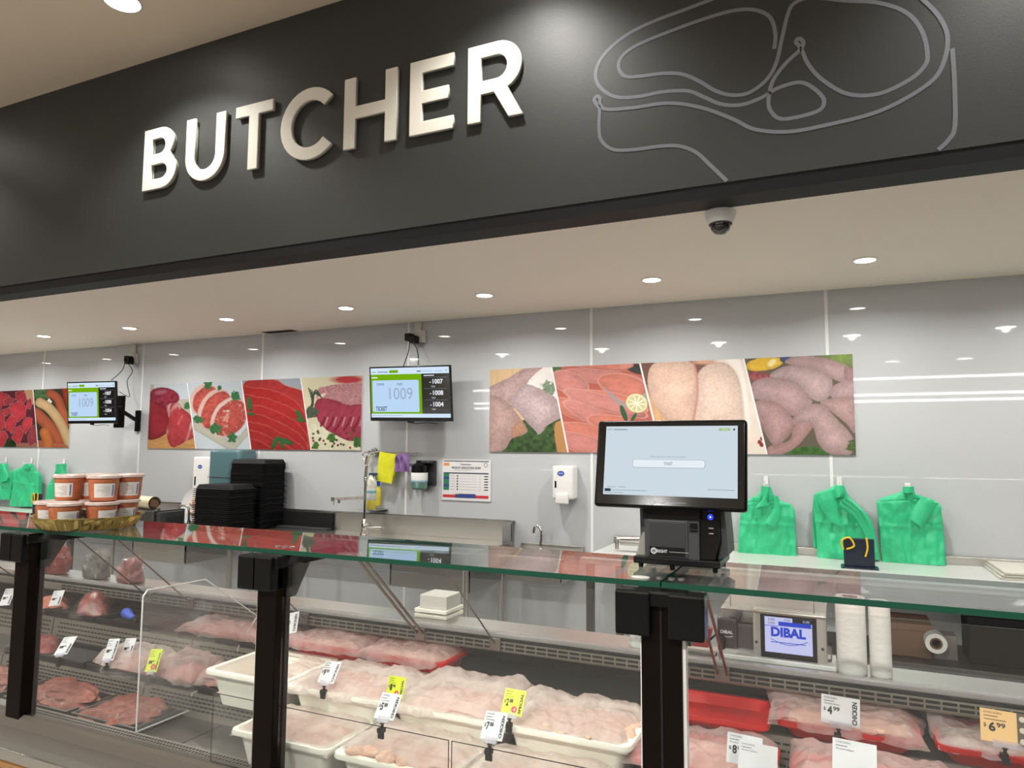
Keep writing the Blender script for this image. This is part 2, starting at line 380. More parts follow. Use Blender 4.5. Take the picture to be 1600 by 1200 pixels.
LET = dict(
 B=(-3.602, 2.96, [Bo, [(T, TH)]+arc(.145, .104, .05, .043, -90, 90, 8)+[(T, .147)], [(T, .208)]+arc(.13, .2545, .045, .0455, -90, 90, 8)+[(T, .30)]]),
 U=(-3.262, 2.952, [[(0, .37), (0, .145)]+arc(.147, .145, .147, .145, 180, 360, 20)+[(.294, .37), (.294-T, .37), (.294-T, .145)]+arc(.147, .145, .079, .080, 360, 180, 14)+[(T, .37)]]),
 T=(-2.894, 2.96, [[(.096, 0), (.096+T, 0), (.096+T, H-TH), (.26, H-TH), (.26, H), (0, H), (0, H-TH), (.096, H-TH)]]),
 C=(-2.577, 2.952, [arc(.19, .187, .19, .19, 42, 318, 26)+arc(.19, .187, .118, .124, 318, 42, 20)]),
 H=(-2.171, 2.96, [[(0, 0), (T, 0), (T, .15), (.311-T, .15), (.311-T, 0), (.311, 0), (.311, H), (.311-T, H), (.311-T, .213), (T, .213), (T, H), (0, H)]]),
 E=(-1.788, 2.96, [[(0, 0), (.237, 0), (.237, TH), (T, TH), (T, .15), (.21, .15), (.21, .212), (T, .212), (T, H-TH), (.237, H-TH), (.237, H), (0, H)]]),
 R=(-1.477, 2.96, [[(0, 0), (T, 0), (T, .128), (.132, .128), (.205, 0), (.278, 0), (.2, .142)]+arc(.15, .245, .118, .1175, -55, 90, 14)+[(0, H)], [(T, .19)]+arc(.145, .245, .052, .055, -90, 90, 10)+[(T, .30)]]))
for ch, (x, z, sp) in LET.items():
    letter(ch, sp, x, z, 'cream raised capital letter %s on the charcoal fascia above the counter' % ch)
# ------------------------------------------------------------------ steak outline
S1 = [(500, -8), (400, 30), (280, 75), (180, 125), (100, 195), (70, 260), (85, 310), (140, 345), (220, 345), (310, 328), (400, 325), (460, 348), (520, 372), (590, 374), (660, 350), (720, 315), (800, 294), (855, 320), (886, 360), (860, 398), (740, 425), (695, 395), (688, 350), (705, 285), (750, 225), (800, 178), (812, 152), (797, 137), (785, 150), (803, 172), (830, 230), (880, 285), (970, 335), (1080, 335), (1190, 285), (1245, 235), (1255, 190), (1235, 110), (1180, 45), (1080, 10), (960, 2), (870, -8)]
S2 = [(708, 175), (712, 120), (695, 65), (650, 38), (580, 35), (480, 60), (340, 110), (220, 160), (165, 200), (152, 240), (175, 272), (230, 272), (310, 262), (380, 265), (440, 290), (500, 325), (560, 340), (620, 330), (680, 285), (715, 225), (735, 140), (760, 40), (790, 5), (850, -14)]
S3 = [(1225, -14), (1290, 50), (1325, 120), (1320, 200), (1280, 280), (1180, 350), (1060, 405), (900, 445), (760, 470), (640, 462), (560, 425), (450, 385), (330, 368), (200, 385), (110, 390), (86, 372), (86, 352), (75, 343), (65, 355), (73, 372), (84, 392), (82, 450), (90, 500), (130, 533), (200, 535), (300, 522), (370, 522), (430, 545), (480, 590), (545, 652)]
S4 = [(1344, 172), (1352, 300), (1353, 450), (1330, 500), (1283, 544)]
bm = NB()
S5 = [(500, -8), (620, -42), (760, -68), (900, -80), (1040, -74), (1140, -52), (1225, -14)]
S6 = [(870, -8), (858, -12), (850, -14)]
for k, S_ in enumerate((S1, S2, S3, S4, S5, S6)):
    P3 = [at_y(900+x/2.2857, y/2.2857, FAS-.001-.0004*k) for x, y in catmull(S_, 7)]
    P3 = [p for p in P3 if p.z > FASB+.058 and p.z < ZM]
    ribbon(bm, P3, .0145, YV)
tagp(build('wall_graphic', bm, mat('grey_blue_vinyl', (.20, .215, .245), rough=.3)), 'thin grey line drawing of a steak on the charcoal fascia', 'wall graphic')
# ------------------------------------------------------------------ lights
M_lamp = emis('lamp_disc', (1, .97, .9), 28)
M_lring = mat('lamp_ring', (.8, .78, .74), rough=.4)
def downlight(x, y, z, lab, grp, r=.05):
    t = thing('downlight', lab, 'light', (x, y, z), group=grp)
    bm = NB(); lathe(bm, [(r+.012, 0), (r+.012, -.004), (r, -.006), (r, 0)], seg=28); build('trim_ring', bm, M_lring, t, smooth=True)
    bm = NB(); disc(bm, (0, 0, -.003), XV, YV, r, 28)
    for f in bm.faces:
        if f.normal.z > 0: f.normal_flip()
    build('lamp_face', bm, M_lamp, t)
    return t
for i, x in enumerate(SOFFIT_X):
    downlight(x, 3.99, ZC, '%s round downlight from the left in the low ceiling row over the back counter' % ['first', 'second', 'third', 'fourth', 'fifth', 'sixth', 'seventh', 'eighth', 'ninth', 'tenth'][i], 'row of downlights over the back counter')
for i, (x, y) in enumerate(MAIN_L):
    downlight(x, y, ZM, ('shop ceiling downlight at the top left of the photo' if i == 3 else 'round downlight in the beige shop ceiling in front of the fascia'), 'downlights in the shop ceiling', r=(.085 if y > -5 else .17))  # the unseen row added for light gets fixtures here too
M_strip = emis('strip_glow', (1, .98, .95), 15)
ZS = [at_y(1450, q, 18.56).z for q in (591, 617, 627)]
for k, (y, z) in enumerate(((-9.2, ZS[0]), (-9.2, ZS[1]), (-9.2, ZS[2]))):
    t = thing('linear_light', 'long white linear light hanging in the shop, seen only as wall reflections', 'light', (-1, y, z), group='linear lights of the shop')
    bm = NB(); box(bm, -10.9, 6.9, -.03, .03, .051, .08); build('light_housing', bm, M_white, t)
    bm = NB(); box(bm, -10.9, 6.9, -.025, .025, 0, .05); build('diffuser', bm, M_strip, t)
# vent slot in the soffit and dome camera
t = thing('ceiling_vent', 'dark rectangular open slot in the low ceiling by the wall', 'vent', (-4.28, 4.6, ZC))
bm = NB(); box(bm, -.17, .17, -.05, .06, -.004, .0); build('opening', bm, M_slot, t)
bm = NB()
for a, b, c, d in ((-.185, .185, -.065, -.05), (-.185, .185, .06, .072), (-.185, -.17, -.05, .06), (.17, .185, -.05, .06)): box(bm, a, b, c, d, -.006, 0)
build('slot_frame', bm, M_ceil, t)
t = thing('dome_camera', 'white domed security camera with dark lens under the low ceiling', 'camera', (-.405, 2.935, ZC))
bm = NB(); lathe(bm, [(.062, 0), (.062, -.012), (.058, -.03), (.046, -.05), (.0, -.05)], seg=32); build('housing', bm, M_white, t, smooth=True)
bm = NB(); lathe(bm, [(.042, -.05), (.042, -.06), (.036, -.078), (.02, -.092), (0, -.096)], seg=28); build('dark_dome', bm, mat('smoked_dome', (.01, .01, .012), rough=.05, coat=1), t, smooth=True)
bm = NB(); lathe(bm, [(.045, -.047), (.047, -.053), (.045, -.057), (.042, -.055)], seg=28); build('dome_ring', bm, M_dkgrey, t, smooth=True)
# ================================================================== POSTERS
def vnoise(X, Y, seed):
    xi = np.floor(X).astype(np.int64); yi = np.floor(Y).astype(np.int64); xf = X-xi; yf = Y-yi
    def h(a, b):
        n = (a*374761393+b*668265263+seed*974711) & 0x7fffffff; n = ((n ^ (n >> 13))*1274126177) & 0x7fffffff
        return ((n ^ (n >> 16)) & 0xffff)/65535.
    u = xf*xf*(3-2*xf); v = yf*yf*(3-2*yf)
    return (h(xi, yi)*(1-u)+h(xi+1, yi)*u)*(1-v)+(h(xi, yi+1)*(1-u)+h(xi+1, yi+1)*u)*v
def fbm(X, Y, s, seed=1, o=3):
    a = 0; w_ = .5; t = 0
    for k in range(o): a = a+w_*vnoise(X/s*2**k, Y/s*2**k, seed+k*17); t += w_; w_ *= .55
    return a/t
class Art:
    def __init__(self, X, Y, bg): self.X, self.Y = X, Y; self.C = np.tile(np.array(bg, float), (len(X), 1))
    def put(self, m, col, sh=None):
        col = np.array(col, float)
        c = col if col.ndim > 1 else np.tile(col, (len(self.X), 1))
        if sh is not None: c = c*sh[:, None]
        m = np.clip(m, 0, 1)[:, None]; self.C = self.C*(1-m)+c*m
    def tex(self, amp, s, seed, sx=1, sy=1, ang=0):
        a = math.radians(ang); x = self.X*math.cos(a)+self.Y*math.sin(a); y = -self.X*math.sin(a)+self.Y*math.cos(a)
        return 1+amp*(fbm(x*sx, y*sy, s, seed)-.5)*2
    def ell(self, cx, cy, rx, ry, ang, col, soft=.06, shade=.35, t=None, light=(-.3, -.7), wob=.12, rim=None, seed=3):
        a = math.radians(ang); dx = self.X-cx; dy = self.Y-cy
        u = (dx*math.cos(a)+dy*math.sin(a))/rx; v = (-dx*math.sin(a)+dy*math.cos(a))/ry
        r = np.sqrt(u*u+v*v)+wob*(fbm(self.X, self.Y, (rx+ry)*.35, seed)-.5)
        m = np.clip((1-r)/soft, 0, 1); sh = 1-shade*np.clip(r, 0, 1)**3*(.6-.4*(dx/rx*light[0]+dy/ry*light[1]))
        if t is not None: sh = sh*t
        self.put(m, col, sh)
        if rim is not None: self.put(m*np.clip(1-np.abs(r-.93)/.06, 0, 1)*.8, rim)
    def poly(self, pts, col, smooth=True, t=None, shade=0, soft=0, edge=None, wob=0):
        P_ = catmull(pts, 5, True) if smooth else pts
        X, Y = self.X, self.Y
        if wob: X = X+wob*(fbm(X, Y, 30, 5)-.5)*2; Y = Y+wob*(fbm(X, Y, 30, 9)-.5)*2
        ins = np.zeros(len(X), bool); dm = np.full(len(X), 1e9)
        for (x1, y1), (x2, y2) in zip(P_, P_[1:]+P_[:1]):
            c = ((y1 > Y) != (y2 > Y)) & (X < (x2-x1)*(Y-y1)/((y2-y1) or 1e-9)+x1); ins ^= c
            L = (x2-x1)**2+(y2-y1)**2+1e-9; q = np.clip(((X-x1)*(x2-x1)+(Y-y1)*(y2-y1))/L, 0, 1)
            dm = np.minimum(dm, np.hypot(X-x1-q*(x2-x1), Y-y1-q*(y2-y1)))
        m = ins.astype(float)
        if soft: m = m*np.clip(dm/soft, 0, 1)
        sh = np.ones(len(X)) if t is None else t.copy()
        if shade: sh = sh*(1-shade*np.exp(-dm/(shade*60)))
        self.put(m, col, sh)
        if edge is not None: self.put(m*np.clip(1-dm/edge[1], 0, 1), edge[0])
    def stroke(self, pts, r, col, shade=.5, t=None, soft=.15):
        P_ = catmull(pts, 6); d = np.full(len(self.X), 1e9)
        for (x1, y1), (x2, y2) in zip(P_, P_[1:]):
            L = (x2-x1)**2+(y2-y1)**2+1e-9; q = np.clip(((self.X-x1)*(x2-x1)+(self.Y-y1)*(y2-y1))/L, 0, 1)
            d = np.minimum(d, np.hypot(self.X-x1-q*(x2-x1), self.Y-y1-q*(y2-y1)))
        q = d/r; sh = 1-shade*np.clip(q, 0, 1)**2
        if t is not None: sh = sh*t
        self.put(np.clip((1-q)/soft, 0, 1), col, sh)
    def herb(self, cx, cy, r, seed=5, col=(.05, .16, .06)):
        d = np.hypot(self.X-cx, self.Y-cy)/r; n_ = fbm(self.X, self.Y, r*.45, seed)
        self.put(np.clip((1.15-d-1.1*(n_-.35))*6, 0, 1), col, .5+1.1*fbm(self.X, self.Y, r*.25, seed+4))
    def leaf(self, x, y, L, ang, col=(.06, .2, .09), wd=.2):
        self.ell(x, y, L, L*wd, ang, col, shade=.5, wob=.2)
RED = (.62, .07, .075)
def art_mid(X, Y):
    A = Art(X, Y, (.62, .64, .70))
    # block 1: joint of beef on a board
    g = A.tex(.25, 60, 3)
    A.put(((X < 370) & (Y > 400+20*np.sin(X/50))).astype(float), (.62, .31, .12), A.tex(.25, 25, 8, .3, 2)); A.put(((X < 70) & (Y < 200)).astype(float)*.6, (.45, .3, .2))
    A.put(((X < 340) & (X > 230) & (Y > 200) & (Y < 420)).astype(float)*.7, (.5, .38, .28))
    A.poly([(25, 215), (110, 230), (180, 280), (175, 430), (20, 480)], (.30, .03, .04), t=g, shade=.4)
    A.ell(145, 182, 112, 68, 8, (.30, .035, .06), t=A.tex(.5, 14, 6), shade=.4); A.ell(120, 150, 60, 22, -10, (.42, .12, .17), soft=.6)
    fat = np.clip((A.tex(1, 30, 12, 1, .25, 20)-1.1)*2.2, 0, 1)[:, None]
    A.poly([(160, 245), (245, 225), (275, 265), (335, 320), (372, 450), (300, 500), (200, 542), (160, 440), (178, 340)], (1-fat)*np.array((.50, .06, .07))+fat*np.array((.72, .42, .40)), t=A.tex(.3, 25, 4), shade=.35)
    A.herb(308, 248, 26, 3)
    # block 2: steaks in a cream tray
    C1 = A.C.copy(); k1 = X < 310+(Y-80)*.127; A.C[~k1] = (.62, .64, .70)
    A.poly([(352, 350), (640, 510), (760, 365), (765, 430), (640, 580), (590, 556), (352, 415)], (.55, .50, .43), smooth=False, shade=.2, t=A.tex(.06, 40, 2))
    for cx, cy, rx, ry, an in ((425, 200, 95, 125, 35), (500, 270, 105, 165, 30)):
        A.ell(cx, cy, rx, ry, an, (.78, .50, .44), wob=.1, shade=.2); A.ell(cx+12, cy+8, rx*.88, ry*.92, an, (.56, .10, .08), t=A.tex(.5, 16, 7), wob=.15, shade=.3)
    A.ell(600, 330, 112, 168, 35, (.80, .56, .50), wob=.1, shade=.2); v = np.clip((A.tex(1, 22, 31, 1, 1)-1.12)*2.4, 0, 1)[:, None]
    A.ell(618, 336, 104, 150, 38, (1-v)*np.array((.52, .09, .075))+v*np.array((.72, .36, .30)), t=A.tex(.35, 12, 9), wob=.15, shade=.3); A.ell(598, 285, 22, 12, 0, (.8, .58, .5), soft=.8)
    for x, y, r in ((455, 97, 34), (538, 118, 20), (655, 176, 34), (385, 345, 34), (512, 412, 42), (630, 472, 36)): A.herb(x, y, r, int(x))
    # block 3: thin red slices
    A.C[k1] = C1[k1]; C2 = A.C.copy(); k2 = X < 697+(Y-65)*.139; A.C[~k2] = (.35, .36, .40)
    A.poly([(790, 50), (940, 60), (1010, 100), (1190, 200), (1240, 620), (700, 620), (690, 150)], (.42, .035, .035), t=A.tex(.2, 30, 5), edge=((.6, .2, .16), 6))
    for k in range(7):
        A.poly([(640, 150+k*58), (800, 118+k*62), (960, 150+k*70), (1110, 240+k*70), (1165+k*6, 400+k*60), (1100, 700), (640, 700)], (.43-.012*k, .026, .026), t=A.tex(.22, 26, 20+k, .6, 1.4), edge=((.58, .15, .12), 6), wob=8)
    for x, y, l, an in ((755, 235, 55, 80), (765, 305, 32, 10), (1110, 315, 50, 60), (1120, 350, 40, 10), (935, 510, 55, 115), (1010, 500, 60, 20), (985, 520, 40, 70)): A.leaf(x, y, l, an, (.035, .14, .045), .32)
    # block 4: ribbed roast with peppercorns
    A.C[k2] = C2[k2]; C3 = A.C.copy(); A.C[:] = (.70, .60, .42)
    A.ell(1460, 60, 150, 40, 0, (.5, .04, .05), soft=.5)
    A.poly([(1240, 130), (1380, 95), (1570, 92), (1580, 230), (1450, 260), (1260, 230)], (.50, .22, .24), t=A.tex(.5, 9, 8), wob=6)
    A.poly([(1230, 215), (1330, 195), (1450, 240), (1580, 250), (1580, 430), (1480, 505), (1330, 440), (1230, 330)], (.38, .045, .08), t=A.tex(.35, 22, 8, 1, .4, 25), shade=.3, wob=8)
    for k in range(5): A.stroke([(1290+62*k, 330), (1270+62*k, 380), (1240+62*k, 420)], 9, (.20, .015, .03), soft=.6, shade=0); A.stroke([(1312+62*k, 330), (1292+62*k, 390)], 7, (.62, .30, .34), soft=.9, shade=0)
    A.ell(1270, 175, 45, 14, -30, (.82, .62, .5), soft=.5)
    A.poly([(1190, 380), (1320, 430), (1470, 500), (1590, 470), (1590, 580), (1180, 580)], (.78, .70, .52), t=A.tex(.15, 20, 3))
    for k in range(26): A.ell(1200+random.random()*340, 420+random.random()*130, 9, 9, 0, random.choice(((.12, .04, .03), (.35, .06, .04), (.10, .12, .03))), wob=.3)
    for k in range(9): A.stroke([(1160+k*6, 310-k*8), (1200+k*3, 230-k*12), (1175+k*12, 120+k*9)], 4, (.05, .08, .05), shade=0)
    A.herb(1340, 475, 36, 9, (.07, .16, .03)); A.herb(1530, 510, 42, 4, (.05, .13, .03)); A.herb(1225, 530, 25, 4, (.07, .16, .03)); A.herb(1200, 290, 50, 14, (.07, .09, .06))
    mk = (X < 1125+(Y-50)*.145)
    A.C[mk] = C3[mk]
    return A.C*np.array((.74, .80, .80))
def art_right(X, Y):
    """X, Y in photo pixels"""
    A = Art(X, Y, (.60, .42, .24)); x8 = lambda p: [(755+a/6.275, 560+b/6.275) for a, b in p]; x6 = lambda p: [(740+a/3, 500+b/3) for a, b in p]; x7 = lambda p: [(1120+a/2.727, 500+b/2.727) for a, b in p]
    goose = lambda s: A.tex(.30, 2.2, s)*A.tex(.15, 14, s+3)
    skin = (.62, .43, .42); 
    A.C = A.C*A.tex(.12, 12, 3, 3, .3)[:, None]
    A.poly(x8([(180, 820), (300, 640), (700, 560), (780, 700), (830, 960), (100, 960)]), (.035, .075, .02), t=A.tex(.9, 5, 4))
    A.poly(x8([(700, 650), (830, 650), (860, 960), (740, 960)]), (.45, .22, .08))
    A.poly(x8([(40, 300), (250, 190), (380, 110), (480, 70), (610, 80), (560, 190), (430, 260), (350, 340), (250, 440), (130, 400), (40, 420)]), skin, t=goose(1), shade=.5)
    A.poly(x8([(500, 150), (570, 80), (620, 80), (560, 180), (440, 240)]), (.55, .27, .18), soft=4)
    A.poly(x8([(590, 90), (700, 90), (740, 420), (560, 340), (430, 250)]), (.72, .68, .66), t=A.tex(.12, 10, 3))
    A.herb(755+640/6.275, 560+310/6.275, 13, 7, (.16, .22, .14))
    A.poly(x8([(400, 250), (560, 300), (720, 400), (770, 560), (690, 620), (625, 660), (600, 700), (545, 748), (520, 720), (440, 640), (340, 520), (260, 440), (330, 330)]), (.66, .50, .51), t=goose(7), shade=.5)
    A.poly(x8([(40, 400), (120, 370), (250, 440), (330, 540), (430, 690), (400, 745), (280, 790), (200, 900), (40, 910)]), (.60, .40, .36), t=goose(9), shade=.5)
    A.poly(x8([(270, 700), (350, 600), (430, 690), (400, 745), (290, 780)]), (.50, .26, .17), t=goose(3), soft=3, shade=.3)
    # fillets
    dv1 = 861.7+(Y-575)*.2016; m = (X > dv1)
    C1 = A.C.copy(); A.C[m] = (.42, .10, .07)
    A.ell(755+715/6.275, 560+105/6.275, 9, 6, 0, (.04, .12, .04))
    tt = lambda s: A.tex(.16, 9, s, .6, 1.5)*A.tex(.12, 2.5, s+9)
    for k, (cx, cy, rx, ry, an) in enumerate(((1200, 60, 420, 60, 4), (1160, 180, 420, 75, 6), (1380, 270, 280, 120, 12), (850, 240, 210, 110, 22), (1230, 440, 420, 120, 10), (1200, 440, 470, 80, 17), (880, 500, 220, 85, 26), (1060, 560, 330, 80, 27), (1010, 740, 360, 110, 10), (1000, 850, 330, 100, 18), (1300, 640, 300, 80, 10))):
        A.ell(755+cx/6.275, 560+cy/6.275, rx/6.275, ry/6.275, an, ((.58, .19, .14), (.56, .22, .19))[k % 2], t=tt(k*3+1), shade=.6, wob=.12, rim=(.68, .33, .27), seed=k)
    A.poly(x8([(1380, 60), (1600, 60), (1620, 160), (1460, 140)]), (.03, .03, .03), soft=1); A.ell(755+1400/6.275, 560+75/6.275, 13, 5, -10, (.62, .24, .18))
    A.poly(x8([(1160, 260), (1380, 430), (1470, 440), (1540, 360), (1620, 330), (1620, 420), (1480, 500), (1300, 440)]), (.33, .27, .27), soft=2)
    lx, ly = 755+1505/6.275, 560+440/6.275
    A.ell(lx, ly, 17.5, 15, 20, (.66, .68, .36), shade=.1, wob=.05); A.ell(lx, ly, 14.5, 12, 20, (.55, .50, .28), shade=.05, wob=.05)
    for k in range(9): a = k*PI/4.5+.2; A.stroke([(lx, ly), (lx+13*math.cos(a), ly+11*math.sin(a))], .9, (.78, .78, .6), shade=0)
    A.leaf(755+1375/6.275, 560+535/6.275, 14, 70, (.02, .09, .03), .3); A.leaf(755+1475/6.275, 560+580/6.275, 9, 120, (.02, .09, .03), .3)
    # whole breast
    A.C[X < dv1] = C1[X < dv1]
    dv2 = 1000+(Y-568)*.2466; C2 = A.C.copy(); m = X > dv2; A.C[m] = (.14, .07, .05)
    A.put(m.astype(float)*np.clip((Y-600)/25, 0, 1), (.62, .36, .18), A.tex(.2, 10, 4, 3, .3))
    A.put(m.astype(float)*np.clip((X-1100-(Y-560)*.1)/20, 0, 1), (.70, .62, .54), A.tex(.1, 20, 4))
    gg = A.tex(.22, 2.0, 5)*A.tex(.12, 16, 8)
    A.poly(x6([(850, 200), (1000, 190), (1050, 260), (1040, 380), (1010, 500), (920, 480), (850, 400), (815, 290)]), (.76, .52, .41), t=gg, shade=.35)
    A.poly(x6([(1050, 255), (1110, 205), (1190, 205), (1245, 280), (1275, 420), (1255, 500), (1040, 520), (1035, 400)]), (.76, .58, .49), t=gg, shade=.35)
    A.ell(740+1080/3, 500+195/3, 24, 6, 0, (.55, .3, .2), soft=.6)
    A.stroke(x6([(1030, 200), (1048, 280), (1045, 380), (1030, 470)]), 3.2, (.50, .22, .16), soft=.9, shade=0)
    A.poly(x6([(1180, 190), (1260, 190), (1300, 480), (1270, 500), (1240, 270)]), (.80, .74, .69), soft=5)
    for x, y in ((1340, 572), (1352, 555), (1350, 585)): A.ell(740+x/3, 500+y/3, 3.5, 3.5, 0, (.25, .02, .02), wob=.4)
    # wings
    A.C[X < dv2] = C2[X < dv2]; C3 = A.C.copy()
    dv3 = 1161.7+(Y-560)*.2475; m = X > dv3; A.C[m] = (.10, .085, .06)
    m4 = m.astype(float)
    A.put(m4*np.clip((580-Y)/20, 0, 1)*np.clip((X-1270)/40, 0, 1), (.18, .28, .06), A.tex(.4, 5, 3, 3, .5))
    A.ell(1120+200/2.727, 500+188/2.727, 30, 11, -8, (.66, .42, .03), wob=.25, t=A.tex(.3, 8, 4)); A.ell(1120+235/2.727, 500+182/2.727, 10, 6, -40, (.78, .66, .3), soft=.4); A.ell(1120+310/2.727, 500+170/2.727, 16, 7, 10, (.04, .06, .14), wob=.5)
    A.ell(1120+180/2.727, 500+240/2.727, 20, 8, 0, (.25, .06, .06), t=A.tex(.8, 3, 2), wob=.5)
    A.poly(x7([(300, 555), (420, 540), (500, 590), (280, 590)]), (.04, .11, .02), t=A.tex(.6, 6, 4))
    gw = lambda s: A.tex(.22, 1.8, s)*A.tex(.14, 12, s+2)*A.tex(.1, 4, s+5, 1, .3, 30)
    W_ = (([(290, 180), (340, 152), (450, 160), (545, 190), (570, 225), (530, 265), (430, 215), (350, 200)], (.68, .46, .46)),
          ([(545, 200), (590, 215), (590, 260), (550, 262)], (.6, .36, .36)),
          ([(480, 300), (520, 268), (590, 258), (590, 330), (500, 335)], (.68, .46, .47)),
          ([(225, 240), (300, 195), (400, 205), (480, 235), (492, 290), (465, 340), (410, 340), (340, 270)], (.70, .50, .50)),
          ([(440, 350), (520, 330), (590, 345), (590, 480), (550, 440), (500, 400)], (.68, .44, .43)),
          ([(150, 270), (220, 245), (330, 262), (390, 320), (405, 360), (330, 410), (220, 350), (150, 330)], (.64, .42, .43)),
          ([(160, 350), (250, 350), (310, 400), (330, 460), (270, 530), (240, 535), (190, 450)], (.62, .38, .38)),
          ([(220, 540), (310, 510), (330, 430), (400, 370), (470, 365), (430, 430), (340, 540), (260, 580), (225, 580)], (.64, .38, .36)),
          ([(320, 440), (360, 380), (440, 358), (520, 430), (580, 500), (580, 560), (540, 580), (470, 565), (430, 520), (400, 440)], (.69, .47, .47)))
    for k, (p, c) in enumerate(W_): A.poly(x7(p), c, t=gw(k*5+1), shade=.6)
    A.herb(1120+580/2.727, 500+540/2.727, 10, 3, (.06, .1, .03))
    A.C[X < dv3] = C3[X < dv3]
    return A.C
def art_left(X, Y):
    x_, y_ = X*10, (Y-590)*10
    A = Art(x_, y_, (.10, .02, .03))
    A.put(((y_ > 960) & (x_ < 300)).astype(float), (.02, .035, .015), A.tex(.8, 60, 3))
    A.put(((y_ > 1020) & (x_ > 250)).astype(float), (.30, .12, .08))
    A.poly([(380, 180), (520, 200), (520, 420), (420, 330)], (.5, .28, .16))
    vt = lambda s: A.tex(.35, 60, s)
    for k, (p, c) in enumerate((([(-400, 250), (0, 220), (160, 280), (60, 400), (0, 520), (-400, 500)], .46), ([(240, 230), (330, 195), (400, 240), (420, 340), (340, 420), (250, 350)], .42), ([(50, 340), (150, 300), (250, 350), (150, 420), (60, 440)], .34),
                                ([(430, 350), (490, 320), (500, 420), (470, 510), (410, 470)], .46), ([(150, 420), (320, 360), (420, 460), (400, 600), (270, 700), (170, 560)], .52), ([(0, 520), (150, 460), (160, 560), (60, 620), (0, 640)], .40),
                                ([(90, 700), (180, 560), (270, 650), (190, 880), (80, 800)], .54), ([(-300, 600), (60, 560), (90, 760), (0, 850), (-300, 860)], .46), ([(0, 850), (80, 820), (130, 920), (50, 1090), (-10, 1100)], .48), ([(340, 730), (400, 610), (510, 630), (500, 740), (400, 880), (360, 840)], .52),
                                ([(250, 770), (320, 750), (370, 880), (290, 1055), (175, 950)], .5), ([(430, 900), (500, 760), (560, 740), (580, 1000), (450, 1080)], .3), ([(-400, 880), (-20, 860), (0, 1100), (-400, 1100)], .4))):
        A.poly(p, (c, .045, .06), smooth=False, t=vt(k), shade=.35, edge=((.62, .25, .27), 7), wob=12)
    m = x_ > 520+(y_-200)*.085; C0 = A.C.copy()
    A.C[m] = (.03, .035, .02)
    A2 = A; n_ = fbm(x_, y_, 40, 3)
    A.put(m*((y_ < 330) & (x_ < 780))*1., (.06, .12, .05), .4+n_*1.3); A.put(m*((y_ > 980))*1., (.35, .10, .06))
    sa = A.tex(.12, 90, 8)
    A.stroke([(790, 250), (900, 330), (990, 560), (1060, 700)], 75, (.42, .10, .05), t=sa); A.stroke([(1010, 150), (1050, 320), (1120, 500)], 60, (.36, .04, .03), t=sa)
    A.stroke([(560, 560), (700, 690), (860, 870), (980, 1100)], 100, (.42, .10, .05), t=sa); A.stroke([(800, 1060), (1000, 1060), (1100, 1060)], 50, (.45, .12, .06), t=sa)
    A.stroke([(700, 860), (740, 980), (760, 1150)], 90, (.55, .16, .05), t=sa)
    A.poly([(760, 320), (815, 375), (780, 420), (735, 370)], (.75, .72, .66), smooth=False)
    A.stroke([(625, 390), (760, 470), (900, 640), (1000, 820), (1070, 1000)], 82, (.60, .38, .20), t=sa)
    A.C[~m] = C0[~m]
    return A.C*np.array((.74, .80, .80))
M_print = bpy.data.materials.new('poster_print'); M_print.use_nodes = True
n_, l_ = nod(M_print); vc = n_.new('ShaderNodeVertexColor'); vc.layer_name = 'print'; l_.new(vc.outputs[0], n_['Principled BSDF'].inputs['Base Color']); n_['Principled BSDF'].inputs['Roughness'].default_value = .22
tn = n_.new('ShaderNodeTexNoise'); tn.inputs['Scale'].default_value = 220; bp = n_.new('ShaderNodeBump'); bp.inputs['Strength'].default_value = .12; bp.inputs['Distance'].default_value = .002
l_.new(tn.outputs[0], bp.inputs['Height']); l_.new(bp.outputs[0], n_['Principled BSDF'].inputs['Normal'])
def pix(P_):
    d = P_-np.array((0, 0, EYE)); R = np.array((CR, CU, CF)); c = d@R.T
    return 800+FPX*c[:, 0]/c[:, 2], 600-FPX*c[:, 1]/c[:, 2]
